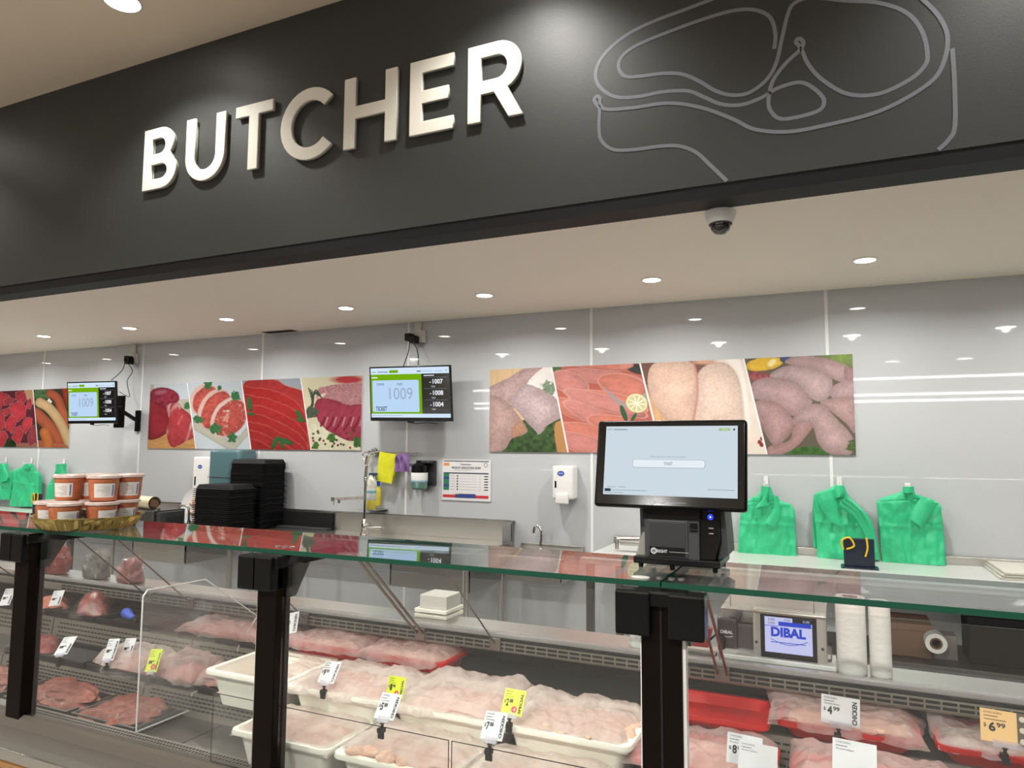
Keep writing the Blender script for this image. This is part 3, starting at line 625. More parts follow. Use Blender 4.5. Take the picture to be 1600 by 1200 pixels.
def poster(label, XL, XR, z0, z1, divs, art, panelnames, res=.0033):
    t = thing('meat_poster', label, 'poster', (XL, WALL, z0))
    bm = NB(); box(bm, XL, XR, WALL-.009, WALL-.003, z0, z1, bev=.001, seg=1); build('white_backing', bm, M_seam, t, world=True)
    B = [(XL, XL)]+divs+[(XR, XR)]; g = .006; Y = WALL-.0105
    for k in range(len(B)-1):
        a, b = B[k], B[k+1]; ga = g if k else 0; gb = g if k < len(B)-2 else 0
        nv = max(4, int((z1-z0)/res)); nu = max(4, int((b[0]-a[0])/res*.8))
        V, U_ = np.meshgrid(np.linspace(0, 1, nv+1), np.linspace(0, 1, nu+1), indexing='ij')
        xl = a[1]+ga+(a[0]-a[1])*V; xr = b[1]-gb+(b[0]-b[1])*V
        Pp = np.stack([xl+(xr-xl)*U_, np.full_like(V, Y), z0+(z1-z0)*V], -1).reshape(-1, 3)
        px, py = pix(Pp); C = art(px, py)
        me = bpy.data.meshes.new('photo_panel'); ii = np.arange(nv*(nu+1)).reshape(nv, nu+1)[:, :-1].ravel()
        F = np.stack([ii, ii+1, ii+nu+2, ii+nu+1], -1)
        me.vertices.add(len(Pp)); me.vertices.foreach_set('co', (Pp-np.array((XL, WALL, z0))).ravel()); me.loops.add(F.size); me.loops.foreach_set('vertex_index', F.ravel())
        me.polygons.add(len(F)); me.polygons.foreach_set('loop_start', np.arange(len(F))*4); me.polygons.foreach_set('loop_total', np.full(len(F), 4)); me.update(calc_edges=True)
        ca = me.color_attributes.new('print', 'FLOAT_COLOR', 'POINT'); ca.data.foreach_set('color', np.concatenate([np.clip(C, 0, 1), np.ones((len(C), 1))], 1).ravel())
        me.materials.append(M_print); o = bpy.data.objects.new('photo_panel', me); COL.objects.link(o); o.parent = t; o['label'] = panelnames[k]
PZ0, PZ1 = 1.470, 2.072
xx = lambda px, py: at_y(px, py, WALL-.009).x
poster('wide four-part poster of beef cuts, steaks and red slices on the white wall', xx(233, 650), xx(565, 650), PZ0, PZ1,
       [(xx(292.8, 597.5), xx(306, 701)), (xx(377.5, 594), xx(392.3, 701)), (xx(470, 590), xx(486.4, 701))],
       lambda x, y: art_mid((x-225)*4.571, (y-580)*4.571), ['dark beef joint on a board', 'round steaks in a cream tray with parsley', 'thin bright red slices with leaves', 'ribbed roast with peppercorns'])
poster('wide four-part poster of raw chicken cuts behind the ticket kiosk', xx(765, 640), xx(1335, 640), PZ0, PZ1,
       [(xx(861.7, 575), xx(887.7, 704)), (xx(1000, 568), xx(1033.5, 704)), (xx(1161.7, 560), xx(1198, 706.7))],
       art_right, ['chicken thighs on parsley', 'pink chicken fillets with a lime slice', 'whole skinned chicken breast', 'raw chicken wings'])
poster('poster of diced beef and sausages at the left edge of the photo', xx(-70, 650), xx(109.5, 650), PZ0, PZ1,
       [(xx(51.5, 611), xx(59.5, 700))], art_left, ['dark red diced beef', 'brown and red sausages'])
# ================================================================== BACK WALL EQUIPMENT
# ---- ticket screens
BL = emis('scr_blue', (.50, .68, .92), 1.0); GRN = emis('scr_green', (.20, .46, .005), .9); WHT = emis('scr_white', (.92, .95, 1), 1.0); INK = emis('scr_ink', (.03, .05, .08), 1); GRY = emis('scr_grey', (.33, .42, .55), 1); ICE = emis('scr_ice', (.66, .80, .96), 1)
def tv(label, TL, TR, BLc, w_scale=1.0, second=False):
    """TL, TR: top corners; BLc: bottom left. Built at its real place on a swing arm."""
    X = (TR-TL); W = X.length; X.normalize(); Zt = (TL-BLc); Hh = Zt.length; Z = Zt.normalized(); N = X.cross(Z).normalized()   # N points away from viewer? fixed below
    if N.y < 0: N = -N
    O = BLc
    t = thing('ticket_screen', label, 'screen', tuple(O), group='queue number screens')
    M = Matrix((( *(X.x, N.x, Z.x), O.x), (*(X.y, N.y, Z.y), O.y), (*(X.z, N.z, Z.z), O.z), (0, 0, 0, 1)))
    bm = NB(); box(bm, 0, W, 0, .02, 0, Hh, bev=.003, M=M); box(bm, W*.12, W*.88, .02, .05, Hh*.05, Hh*.6, bev=.008, M=M); build('screen_housing', bm, M_black, t, world=True)
    b = .012; y = -.0012
    P = lambda u, v, k=0: O+X*u+Z*v+N*(y-.0003*k)
    w1, h1 = W-2*b, Hh-b-.026; z0 = .026
    bm = NB(); o = P(b, z0)
    rect(bm, o, X, Z, 0, w1, 0, h1, 0)                                      # pale ground
    o = P(b, z0, 1); rect(bm, o, X, Z, 0, w1*.655, h1*.075, h1*.87, 1); rect(bm, o, X, Z, w1*.655, w1, h1*.075, h1*.87, 3)
    o = P(b, z0, 2); rrect(bm, o, X, Z, w1*.02, w1*.62, h1*.11, h1*.75, .012, 2)
    rrect(bm, o, X, Z, w1*.245, w1*.36, h1*.895, h1*.955, .003, 1)
    for k in range(3): rect(bm, o, X, Z, w1*.685, w1*.97, h1*(.795-.225*k), h1*(.798-.225*k), 5)
    o = P(b, z0, 3)
    def T(s, u, v, w=None, h=None, mi=4, bold=0): text(bm, s, o+X*(w1*u)+Z*(h1*v), X, Z, w=w and w*w1, h=h and h*h1, mi=mi, bold=bold)
    T('COUNTER', .075, .645, .10, .045, 4, .01); T('TICKET', .34, .645, .075, .045, 4, .01)
    T('1009', .24, .36, .30, .235, 5, .0); T('TICKET', .06, .13, .145, .09, 4, .02)
    for k, q in enumerate(('1007', '1008', '1004')):
        T(q, .795, .665-.225*k, .125, .095, 6, .02); T('-', .755, .69-.225*k, .02, .012, 6, .03); T('TICKET', .775, .60-.225*k, .05, .024, 6, 0)
    T('FOODWORKS', .095, .90, .13, .035, 4, .02)
    for u0, u1, v0, v1, mi in ((.01, .075, .91, .925, 1), (.685, .815, .825, .84, 6), (.01, .09, .795, .815, 6), (.01, .40, .032, .042, 5), (.60, .65, .91, .93, 4), (.66, .80, .915, .925, 5), (.83, .92, .915, .925, 5)): rect(bm, o, X, Z, w1*u0, w1*u1, h1*v0, h1*v1, mi)
    0
    ring(bm, o+X*(w1*.965)+Z*(h1*.93), X, Z, .004, .0075, 16, 1)
    build('display', bm, [ICE, GRN, BL, M_screenbk, INK, GRY, WHT], t, world=True)
    bm = NB(); box(bm, W*.46, W*.54, -.002, .004, -.012, .004, M=M); tube(bm, [M @ Vector((W*.45+.12*W*k, .02, -.01-.008*(k % 2)))for k in range(4)], .0025, 5); build('cable_under', bm, M_black, t, world=True)
    return t, O, X, Z, N, W, Hh
Yt = WALL-.20
t2, O, X, Z, N, W, Hh = tv('big flat ticket screen on the wall between the beef and chicken posters', at_y(577, 573.5, Yt), at_y(703.5, 570, Yt+.03), at_y(579, 657.5, Yt-.01))
def wall_bracket(parent, O, X, Z, N, W, Hh, side=.5):
    c = O+X*(W*side)+Z*(Hh*.4)+N*.05
    bm = NB(); box(bm, c.x-.06, c.x+.06, WALL-.025, WALL-.004, c.z-.09, c.z+.09, bev=.004); tube(bm, [c, Vector((c.x+.02, WALL-.02, c.z))], .018, 8)
    box(bm, c.x-.05, c.x+.05, c.y, c.y+.012, c.z-.05, c.z+.05)
    build('swing_arm', bm, M_black, parent, world=True)
wall_bracket(t2, O, X, Z, N, W, Hh)
Yt1 = WALL-.42
t1, O1, X1, Z1, N1, W1, H1 = tv('smaller-looking ticket screen turned sideways on the wall beside the sausages poster', at_y(104.5, 597, Yt1-.05), at_y(181, 595, Yt1+.05), at_y(105.5, 662, Yt1-.05))
bm = NB(); a = at_y(187, 640, WALL-.18); box(bm, a.x-.05, a.x+.05, a.y-.02, a.y+.02, a.z-.17, a.z+.13, bev=.006); box(bm, a.x+.01, a.x+.07, WALL-.025, WALL-.004, a.z-.2, a.z+.0, bev=.004)
tube(bm, [a, O1+X1*(W1*.6)+Z1*(H1*.5)+N1*.05], .02, 8); tube(bm, [a, (a.x+.04, WALL-.02, a.z-.1)], .02, 8)
build('swing_arm', bm, M_black, t1, world=True)
# ---- power outlets with plugs and cords
def outlet(label, px, py, cords, duct=True):
    p = at_y(px, py, WALL-.02)
    t = thing('power_outlet', label, 'outlet', tuple(p), group='wall power outlets')
    bm = NB(); box(bm, p.x-.055, p.x+.075, WALL-.03, WALL-.003, p.z-.04, p.z+.055, bev=.004)
    if duct: box(bm, p.x-.03, p.x+.03, WALL-.02, WALL-.003, p.z+.055, ZC-.001, bev=.002)
    build('outlet_plate', bm, mat('outlet_white', (.62, .60, .57), rough=.4), t, world=True)
    for k, (dx, pts) in enumerate(cords):
        bm = NB(); box(bm, p.x+dx-.026, p.x+dx+.026, WALL-.095, WALL-.03, p.z-.03-.02*k, p.z+.03-.02*k, bev=.008); build('plug', bm, M_black, t, world=True)
        bm = NB(); P3 = [(p.x+dx, WALL-.08, p.z-.03-.01*k)]+[tuple(at_y(a, b, c)) for a, b, c in pts]
        tube(bm, catmull(P3, 6), .0035 if k == 0 else .003, 6); build('cord', bm, M_black, t, world=True)
    return t
outlet('white outlet above the big ticket screen with two black plugs', 652, 528, [(-.045, [(640, 535, WALL-.09), (638, 550, WALL-.1), (634, 562, WALL-.14), (630, 573, WALL-.17)]), (.0, [(651, 545, WALL-.09), (654, 560, WALL-.12), (653, 572, WALL-.17)])])
outlet('white outlet above the side-on ticket screen by the sausages poster', 207, 562, [(-.0, [(196, 562, WALL-.1), (193, 575, WALL-.12), (186, 584, WALL-.2), (174, 594, WALL-.38)]), (.012, [(207, 580, WALL-.06), (199, 594, WALL-.05), (200, 606, WALL-.05), (202, 620, WALL-.05), (186, 612, WALL-.2)])])
# ---- bench, splashback and sinks along the wall
BZ = .84
def at_wall_x(px, py, Y): return at_y(px, py, Y).x
xs0, xs1 = -6.2, at_y(800, 830, WALL-.06).x
t = thing('sink_bench', 'long stainless steel sink bench with tall splashback under the big ticket screen', 'bench', (xs0, WALL, 0))
bm = NB(); box(bm, xs0, xs1, 3.98, WALL-.05, BZ-.04, BZ, bev=.004); box(bm, xs0, xs1, 3.98, 3.995, BZ, BZ+.01); build('bench_top', bm, M_steel, t, world=True)
SPZ = .984
tsp = thing('splashback', 'tall stainless splashback behind the sink bench', 'splashback', (xs0, WALL, BZ))
bm = NB(); xq = at_y(436, 800, WALL-.07).x
box(bm, xs0, xs1, WALL-.075, WALL-.05, BZ, SPZ, bev=.002); box(bm, xs0, xs1, WALL-.075, WALL-.004, SPZ-.006, SPZ, bev=.002)
box(bm, xs1-.006, xs1, WALL-.22, WALL-.06, BZ, SPZ-.02)
build('steel_sheet', bm, M_steel, tsp, world=True)
for dx in (-2.5, 0):
    bm = NB(); cx = at_y(700, 860, 4.3).x+dx; 
    for q in range(1): box(bm, cx-.30, cx+.30, 4.05, 4.5, BZ-.26, BZ-.25); box(bm, cx-.30, cx-.29, 4.05, 4.5, BZ-.25, BZ-.04); box(bm, cx+.29, cx+.30, 4.05, 4.5, BZ-.25, BZ-.04); box(bm, cx-.3, cx+.3, 4.05, 4.06, BZ-.25, BZ-.04)
    build('sink_bowl', bm, M_steel, t, world=True)
for x in (xs0+.05, (xs0+xs1)/2, xs1-.05):
    for y in (4.03, 4.55):
        bm = NB(); tube(bm, [(x, y, 0), (x, y, BZ-.04)], .02, 10); build('leg', bm, M_steel, t, world=True)
# black trays leaning area: dark cutting board behind the stacks
t = thing('cutting_board', 'black board leaning on the splashback right of the black tray stacks', 'board', (xq, WALL-.09, BZ))
bm = NB(); x0b = at_y(405, 800, WALL-.1).x; x1b = at_y(519, 800, WALL-.1).x; box(bm, x0b, x1b, WALL-.10, WALL-.08, BZ, SPZ-.012, bev=.004); build('slab', bm, M_blackm, t, world=True)
bm = NB(); box(bm, x0b, x1b, WALL-.16, WALL-.104, BZ, BZ+.018, bev=.004); build('lip', bm, M_dkgrey, t, world=True)
# ---- tall pre-rinse tap
Yp = 4.45
def PY(px, py, Y=Yp): return at_y(px, py, Y)
t = thing('tall_tap', 'tall chrome pre-rinse tap with side swing spout at the sink bench', 'tap', tuple(PY(570, 838)))
b0, b1, b2 = PY(569, 838), PY(571.5, 775), PY(573.5, 728)
bm = NB(); lathe(bm, [(.03, 0), (.03, .02), (.022, .03), (.02, .11), (.013, .13)], c=tuple(b0), seg=20)
tube(bm, [b0+Vector((0, 0, .12)), PY(571.5, 748)], .011, 12); tube(bm, [PY(571.5, 752), PY(571.5, 744)], .015, 12); tube(bm, [PY(571.5, 748), b2], .014, 12)
build('riser_pipe', bm, M_chrome, t, world=True, smooth=True)
bm = NB(); sp0, sp1 = PY(571, 777.5), PY(523, 780, Yp-.1)
tube(bm, [sp0, sp1], .0095, 12); tube(bm, [PY(520, 777, Yp-.1), PY(520, 783, Yp-.1)], .013, 12); tube(bm, [PY(530, 780, Yp-.1), PY(530, 786, Yp-.1)], .011, 12); tube(bm, [PY(521.5, 783, Yp-.1), PY(521.5, 789, Yp-.1)], .003, 8)
build('spout', bm, M_chrome, t, world=True, smooth=True)
bm = NB(); tube(bm, [PY(570, 825), PY(597, 825.5)], .016, 14); tube(bm, [PY(570, 822), PY(578, 822)], .026, 14); tube(bm, [PY(597, 825.5), PY(600, 823)], .008, 10); lathe(bm, [(.024, -.025), (.03, 0), (.024, .025)], c=tuple(PY(571, 824)), seg=16)
build('mixer_lever', bm, M_chrome, t, world=True, smooth=True)
bm = NB(); tube(bm, catmull([tuple(PY(*q)) for q in ((573, 730), (570, 718), (567, 712), (571, 707), (580, 708), (577, 718), (574, 728))], 5), .005, 8)
tube(bm, [PY(574, 712), PY(572, 726)], .011, 10); build('spray_head', bm, M_chrome, t, world=True, smooth=True)
# ---- towel rail with cloths
t = thing('hook_rail', 'chrome wall hook rail holding the yellow and purple cloths', 'rail', tuple(at_y(585, 706, WALL)))
Yr = WALL-.06; h0 = at_y(582, 706, Yr); h1 = at_y(650, 708, Yr)
bm = NB(); tube(bm, [h0, h1], .006, 10); tube(bm, [h1, (h1.x, WALL-.004, h1.z)], .006, 10); build('rail_bar', bm, M_chrome, t, world=True, smooth=True)
bm = NB(); c = at_y(584, 706, WALL-.03); lathe(bm, [(.03, -.02), (.034, -.005), (.02, .012), (.02, .02)], M=Matrix.Translation(c) @ Matrix.Rotation(PI/2, 4, 'X'), seg=20)
tube(bm, [(c.x, WALL-.004, c.z), (c.x, WALL-.09, c.z)], .012, 10); tube(bm, [(c.x-.03, WALL-.06, c.z-.01), (c.x+.04, WALL-.06, c.z+.01)], .012, 10); build('wall_knob', bm, M_chrome, t, world=True, smooth=True)
def loft(name, L, R, Y, m, parent=None, bulge=.02, wr=.012, nu=16, nv=26, thick=.004, label=None, cat=None, group=None, sc=9, seed=0, yfun=None, res=6):
    """sheet spanning between a left and a right outline given bottom to top as photo points on the plane y=Y"""
    Lw = [tuple(at_y(a, b, Y)) for a, b in L]; Rw = [tuple(at_y(a, b, Y)) for a, b in R]
    Lw = catmull(Lw, res); Rw = catmull(Rw, res)
    def f(u, v):
        a = Vector(poly_interp(Lw, v)); b = Vector(poly_interp(Rw, v)); p = a.lerp(b, u)
        k = math.sin(PI*u)**.5*bulge + wr*(fr(p.x, p.z*.6, seed, sc)+.5*fr(p.x*2, p.z*.5, seed+4, sc*2.2))
        if yfun: k += yfun(u, v)
        return Vector((p.x, p.y-k, p.z))
    bm = NB(); grid(bm, f, nu, nv, thick=(0, thick, 0))
    o = build(name, bm, m, parent, world=parent is not None, smooth=True)
    if label: tagp(o, label, cat, group)
    return o
M_yel = mat('yellow_microfibre', (.72, .72, .02), rough=.95, bump=.5, bscale=260, var=.08, vscale=120)
M_pur = mat('purple_cloth', (.22, .12, .30), rough=.9, bump=.4, bscale=200)
loft('yellow_cloth', [(589, 751), (590, 730), (593, 705.5)], [(612, 756), (616, 735), (618.5, 710)], Yr-.012, M_yel, bulge=.006, wr=.004, label='bright yellow cloth hanging over the chrome rail', cat='cloth')
loft('yellow_cloth_side', [(611, 754), (616, 735), (618.5, 710)], [(613.5, 752), (618, 735), (620, 709.5)], Yr-.006, M_yel, parent=bpy.data.objects['yellow_cloth'], bulge=.0, wr=.002, nu=4)
loft('purple_cloth', [(617.5, 737), (618, 725), (620, 711)], [(643, 737), (641, 722), (636, 708)], Yr-.01, M_pur, bulge=.02, wr=.02, label='crumpled purple cloth beside the yellow cloth', cat='cloth', yfun=lambda u, v: .02*math.sin(u*14+v*3))
# ---- bottles
t = thing('wall_bottle', 'dark soap bottle with white label in a black wall holder', 'bottle', tuple(at_y(655, 766, WALL-.08)))
c = at_y(655, 765, WALL-.09); r = .062; hh = at_y(655, 727, WALL-.09).z-c.z
M_grnliq = mat('green_liquid', (.10, .20, .17), rough=.1, coat=.6)
bm = NB(); lathe(bm, [(r*.75, 0), (r, .012), (r, hh*.33), (r*.98, hh*.35)], c=tuple(c), seg=28, flute=(.05, 5, r*.9)); build('bottle_base', bm, M_grnliq, t, world=True, smooth=True)
bm = NB(); lathe(bm, [(r, hh*.30), (r*1.02, hh*.34), (r*1.02, hh*.68), (r, hh*.7)], c=tuple(c), seg=28); build('paper_label', bm, mat('label_paper', (.72, .73, .72), rough=.6), t, world=True, smooth=True)
bm = NB(); lathe(bm, [(r*1.01, hh*.3), (r*1.025, hh*.31), (r*1.025, hh*.385), (r*1.01, hh*.39)], c=tuple(c), seg=28); build('label_band', bm, mat('label_blue', (.25, .42, .55), rough=.6), t, world=True, smooth=True)
bm = NB(); lathe(bm, [(r*.99, hh*.68), (r, hh*.72), (r*.98, hh*1.0), (r*.7, hh*1.07), (.018, hh*1.1), (.018, hh*1.2), (0, hh*1.2)], c=tuple(c), seg=28); build('dark_shoulder', bm, M_black, t, world=True, smooth=True)
bm = NB(); box(bm, c.x-.02, c.x+.10, WALL-.03, WALL-.004, c.z+.03, c.z+hh*1.2, bev=.006); box(bm, c.x-.03, c.x+.09, WALL-.10, WALL-.03, c.z+hh*1.08, c.z+hh*1.2, bev=.008); build('wall_holder', bm, mat('holder_smoke', (.03, .03, .035), rough=.25), t, world=True)
tube_pts = [tuple(at_y(*q)) for q in ((633, 712, Yr-.03), (640, 718, Yr-.04), (646, 726, Yr-.04))]
c = at_y(580, 797, WALL-.10); hh = at_y(580, 742, WALL-.1).z-c.z; r = .042
t = thing('spray_bottle', 'clear spray bottle of yellow cleaner standing on the splashback ledge', 'bottle', tuple(c))
M_yliq = mat('yellow_liquid', (.78, .66, .08), rough=.12, coat=.6)
bm = NB(); lathe(bm, [(r*.8, 0), (r, .01), (r, hh*.3)], c=tuple(c), seg=24); build('liquid_base', bm, M_yliq, t, world=True, smooth=True)
bm = NB(); lathe(bm, [(r*.99, hh*.28), (r*1.02, hh*.29), (r*1.02, hh*.62), (r*.99, hh*.63)], c=tuple(c), seg=24); build('bottle_label', bm, mat('pale_label', (.70, .74, .70), rough=.5), t, world=True, smooth=True)
bm = NB(); lathe(bm, [(r*1.0, hh*.48), (r*1.03, hh*.49), (r*1.03, hh*.56), (r*1.0, hh*.57)], c=tuple(c), seg=24); build('label_stripe', bm, mat('cyan_stripe', (.2, .50, .58), rough=.5), t, world=True, smooth=True)
bm = NB(); lathe(bm, [(r, hh*.6), (r*.98, hh*.78), (r*.5, hh*.92), (.016, hh*.95), (.016, hh)], c=tuple(c), seg=24); build('clear_shoulder', bm, mat('milky_plastic', (.72, .72, .60), rough=.2), t, world=True, smooth=True)
bm = NB(); box(bm, c.x-.02, c.x+.045, c.y-.015, c.y+.015, c.z+hh*.98, c.z+hh*1.06, bev=.005); tube(bm, [c+Vector((.03, 0, hh)), c+Vector((.045, 0, hh*.86))], .005, 6); build('trigger', bm, mat('navy_trigger', (.02, .04, .12), rough=.35), t, world=True)
c2 = at_y(589, 790, WALL-.07); h2 = at_y(589, 755, WALL-.07).z-c2.z
t = thing('cleaner_bottle', 'narrow yellow bottle with blue cap behind the spray bottle', 'bottle', tuple(c2))
bm = NB(); lathe(bm, [(.028, 0), (.03, .01), (.03, h2*.7), (.014, h2*.88), (.014, h2*.9)], c=tuple(c2), seg=20); build('bottle_body', bm, mat('yellow_bottle', (.72, .60, .05), rough=.3), t, world=True, smooth=True)
bm = NB(); lathe(bm, [(.02, h2*.88), (.02, h2*1.08), (.016, h2*1.1), (0, h2*1.1)], c=tuple(c2), seg=20); build('blue_cap', bm, mat('blue_cap', (.02, .05, .40), rough=.35), t, world=True, smooth=True)
bm = NB(); box(bm, c2.x-.13, c2.x+.06, WALL-.14, WALL-.004, c2.z-.012-.02, c2.z-.0105-.015, bev=.002); tagp(build('bottle_shelf', bm, M_steel), 'thin steel ledge under the yellow cleaner bottles', 'ledge')
# ---- product guide sign
t = thing('wall_chart', 'white laminated cleaning product guide chart on the wall', 'chart', tuple(at_y(690, 781, WALL)))
a, b = at_y(690.5, 781, WALL-.006), at_y(767, 719, WALL-.006); gw, gh = b.x-a.x, b.z-a.z
bm = NB(); box(bm, a.x, b.x, WALL-.007, WALL-.003, a.z, b.z, bev=.001, seg=1); build('laminate', bm, mat('laminate_white', (.74, .74, .74), rough=.2), t, world=True)
bm = NB(); O_ = Vector((a.x, WALL-.0078, a.z)); O2 = O_-YV*.0004; O3 = O2-YV*.0004
R_ = lambda u0, u1, v0, v1, mi, o=O_: rect(bm, o, XV, ZV, u0*gw, u1*gw, v0*gh, v1*gh, mi)
R_(.03, .96, .955, .975, 0); R_(.03, .15, .85, .92, 1); R_(.03, .96, .655, .685, 0); R_(.03, .15, .25, .655, 2)
R_(.03, .15, .52, .575, 3, O2); R_(.03, .15, .33, .395, 3, O2); R_(.02, .96, .07, .14, 4); R_(.28, .70, .07, .17, 3, O2); R_(.25, .36, .15, .165, 5, O3)
for k in range(6):
    v = .60-.065*k; R_(.18, .26, v-.008, v+.008, 7); R_(.31, .335, v-.02, v+.02, 6); R_(.37, .72, v-.004, v+.004, 7); R_(.77, .80, v-.01, v+.01, 7); R_(.87, .95, v-.012, v+.012, 6)
def T(s, u, v, w_, h_, mi, bold=.01): text(bm, s, O2+XV*(u*gw)+ZV*(v*gh), XV, ZV, w=w_*gw, h=h_*gh, mi=mi, bold=bold)
T('FOODWORKS', .385, .865, .21, .035, 0, .02); T('PRODUCT APPLICATION GUIDE', .20, .775, .60, .055, 0, .02)
R_(.24, .64, .745, .752, 7); R_(.24, .56, .725, .731, 7); ring(bm, O_+XV*(.90*gw)+ZV*(.88*gh), XV, ZV, .013, .016, 16, 6)
build('chart_print', bm, [mat('ink_navy', (.03, .05, .09), rough=.5), mat('ink_orange', (.75, .28, .06), rough=.5), mat('ink_green', (.02, .20, .09), rough=.5), mat('ink_blue', (.03, .05, .22), rough=.5), mat('ink_red', (.55, .03, .04), rough=.5), mat('ink_yellow', (.75, .5, .08), rough=.5), mat('ink_black', (.02, .02, .02), rough=.5), mat('ink_grey', (.45, .45, .46), rough=.5)], t, world=True)
# ---- soap dispensers and towel dispenser
def soap(label, x0, y0, x1, y1):
    a, b = at_y(x0, y1, WALL-.06), at_y(x1, y0, WALL-.06); w_, h_ = b.x-a.x, b.z-a.z
    t = thing('soap_dispenser', label, 'dispenser', tuple(a), group='white wall soap dispensers')
    bm = NB(); box(bm, a.x, b.x, WALL-.11, WALL-.004, a.z+h_*.12, b.z, bev=.014, seg=3); build('dispenser_body', bm, M_white, t, world=True, smooth=True)
    bm = NB(); box(bm, a.x+w_*.2, a.x+w_*.8, WALL-.135, WALL-.10, a.z, a.z+h_*.28, bev=.01, seg=3); build('push_bar', bm, M_white, t, world=True, smooth=True)
    bm = NB(); disc(bm, (a.x+w_*.42, WALL-.1115, b.z-h_*.2), XV, ZV, .026, 24, rz=.017); build('blue_badge', bm, mat('badge_blue', (.02, .08, .42), rough=.3), t, world=True)
    bm = NB(); text(bm, 'BLUE', (a.x+w_*.42, WALL-.1122, b.z-h_*.2-.004), XV, ZV, w=.03, h=.009, align='c', bold=.01); build('badge_lettering', bm, M_white, t, world=True)
    bm = NB(); rect(bm, (a.x, WALL-.1115, a.z), XV, ZV, w_*.12, w_*.2, h_*.42, h_*.6); build('level_window', bm, M_black, t, world=True)
soap('white soap dispenser with blue badge on the wall left of the kiosk', 867, 728, 899, 786)
soap('white soap dispenser with blue badge beside the teal towel dispenser', 306, 714, 336, 790)
a, b = at_y(338, 765, WALL-.1), at_y(389.5, 702, WALL-.1)
t = thing('towel_dispenser', 'translucent teal paper towel dispenser behind the black tray stacks', 'dispenser', tuple(a))
bm = NB(); box(bm, a.x, b.x, WALL-.2, WALL-.004, a.z-.06, b.z, bev=.04, seg=4); build('teal_cover', bm, mat('teal_plastic', (.085, .17, .19), rough=.2, coat=.5), t, world=True, smooth=True)
bm = NB(); box(bm, a.x+.002, b.x-.002, WALL-.203, WALL-.198, a.z+.11, a.z+.115); build('cover_seam', bm, M_dkgrey, t, world=True)
# ---- stacks of black trays
def tray_master(L, W_, h=.032):
    t = thing('meat_tray', None, 'tray'); fl = .012
    bm = NB(); rings = []
    def rr(hx, hy, z, r=.03):
        P = []
        for cx, cy, s in ((hx-r, hy-r, 0), (-hx+r, hy-r, 1), (-hx+r, -hy+r, 2), (hx-r, -hy+r, 3)):
            for k in range(4):
                q = (s+k/3)*PI/2; P.append(bm.verts.new((cx+r*math.cos(q), cy+r*math.sin(q), z)))
        return P
    hx, hy = L/2, W_/2
    for dx, z in ((0, -.003), (0, 0), (-fl, 0), (-fl-.014, h)): rings.append(rr(hx+dx, hy+dx, z))
    for p, q in zip(rings, rings[1:]):
        for k in range(16): bm.faces.new((p[k], p[(k+1) % 16], q[(k+1) % 16], q[k]))
    bm.faces.new(rings[-1])
    build('tray_shell', bm, M_blackm, t, smooth=False); return t
def ORD(k):
    a = ['top', 'second', 'third', 'fourth', 'fifth', 'sixth', 'seventh', 'eighth', 'ninth', 'tenth', 'eleventh', 'twelfth', 'thirteenth', 'fourteenth', 'fifteenth', 'sixteenth', 'seventeenth', 'eighteenth', 'nineteenth']
    return a[k] if k < 19 else ('twentieth', 'thirtieth')[k//10-2] if k % 10 == 0 else ('twenty-', 'thirty-')[k//10-2]+(['', 'first']+a[1:])[k % 10]
master = tray_master(.40, .29)
first = True
for nm, (px, py, Y, L, rz, ztop) in dict(front=(352, 752, 4.17, 1, .03, 1.203), back=(404, 718, 4.49, 1, .0, 1.398)).items():
    c = at_y(px, py, Y); z = BZ; pitch = .0147
    n = int((ztop-.032-BZ)/pitch)
    for k in range(n+1):
        o = master if first else copy_tree(master); first = False
        o.location = (c.x+random.uniform(-.004, .004), Y+random.uniform(-.004, .004), BZ+.004+k*pitch); o.rotation_euler = (0, 0, rz+random.uniform(-.015, .015))
        o['group'] = 'black foam trays in the %s stack' % ('shorter front' if nm == 'front' else 'taller back')
        o['label'] = ('black upside-down meat tray in the shorter front stack' if nm == 'front' else 'black upside-down meat tray in the taller stack behind')
        o['label'] = '%s black meat tray from the top of the %s stack' % (ORD(n-k), 'shorter front' if nm == 'front' else 'taller back')
        if k == n: o['label'] = 'topmost black meat tray of the %s stack' % ('shorter front' if nm == 'front' else 'taller back')
# ---- plate with meat print, small tap, film roll, dispenser box at left
c = at_y(300, 790, 4.45)
t = thing('sample_plate', 'white oval plate of raw chicken pieces leaning left of the tray stacks', 'plate', tuple(c))
Mx = Matrix.Translation(c) @ Matrix.Rotation(math.radians(78), 4, 'X')
bm = NB(); lathe(bm, [(0, 0), (.09, 0), (.125, .016), (.13, .018), (.127, .012), (.09, -.006), (0, -.006)], M=Mx, seg=36, sx=.85, sy=1.15); build('plate_dish', bm, mat('plate_white', (.66, .65, .66), rough=.3), t, world=True, smooth=True)
bm = NB()
for k in range(7):
    q = Mx @ Vector((random.uniform(-.02, .05), random.uniform(-.06, .05), .012)); r_ = bmesh.ops.create_icosphere(bm, subdivisions=2, radius=random.uniform(.016, .026))
    for v in r_['verts']: v.co = q+v.co*(1+.4*fr(v.co.x*40+k, v.co.y*40, v.co.z*40))
M_chk = meat_mat('raw_chicken', (.60, .32, .24), (.72, .50, .38), fat=.5, scale=35, cf=(.80, .68, .52))
tagp(build('chicken_heap', bm, M_chk, t, world=True, smooth=True), kind='stuff')
t = thing('small_tap', 'small chrome goose-neck tap left of the black tray stacks', 'tap', tuple(at_y(294, 818, 4.25)))
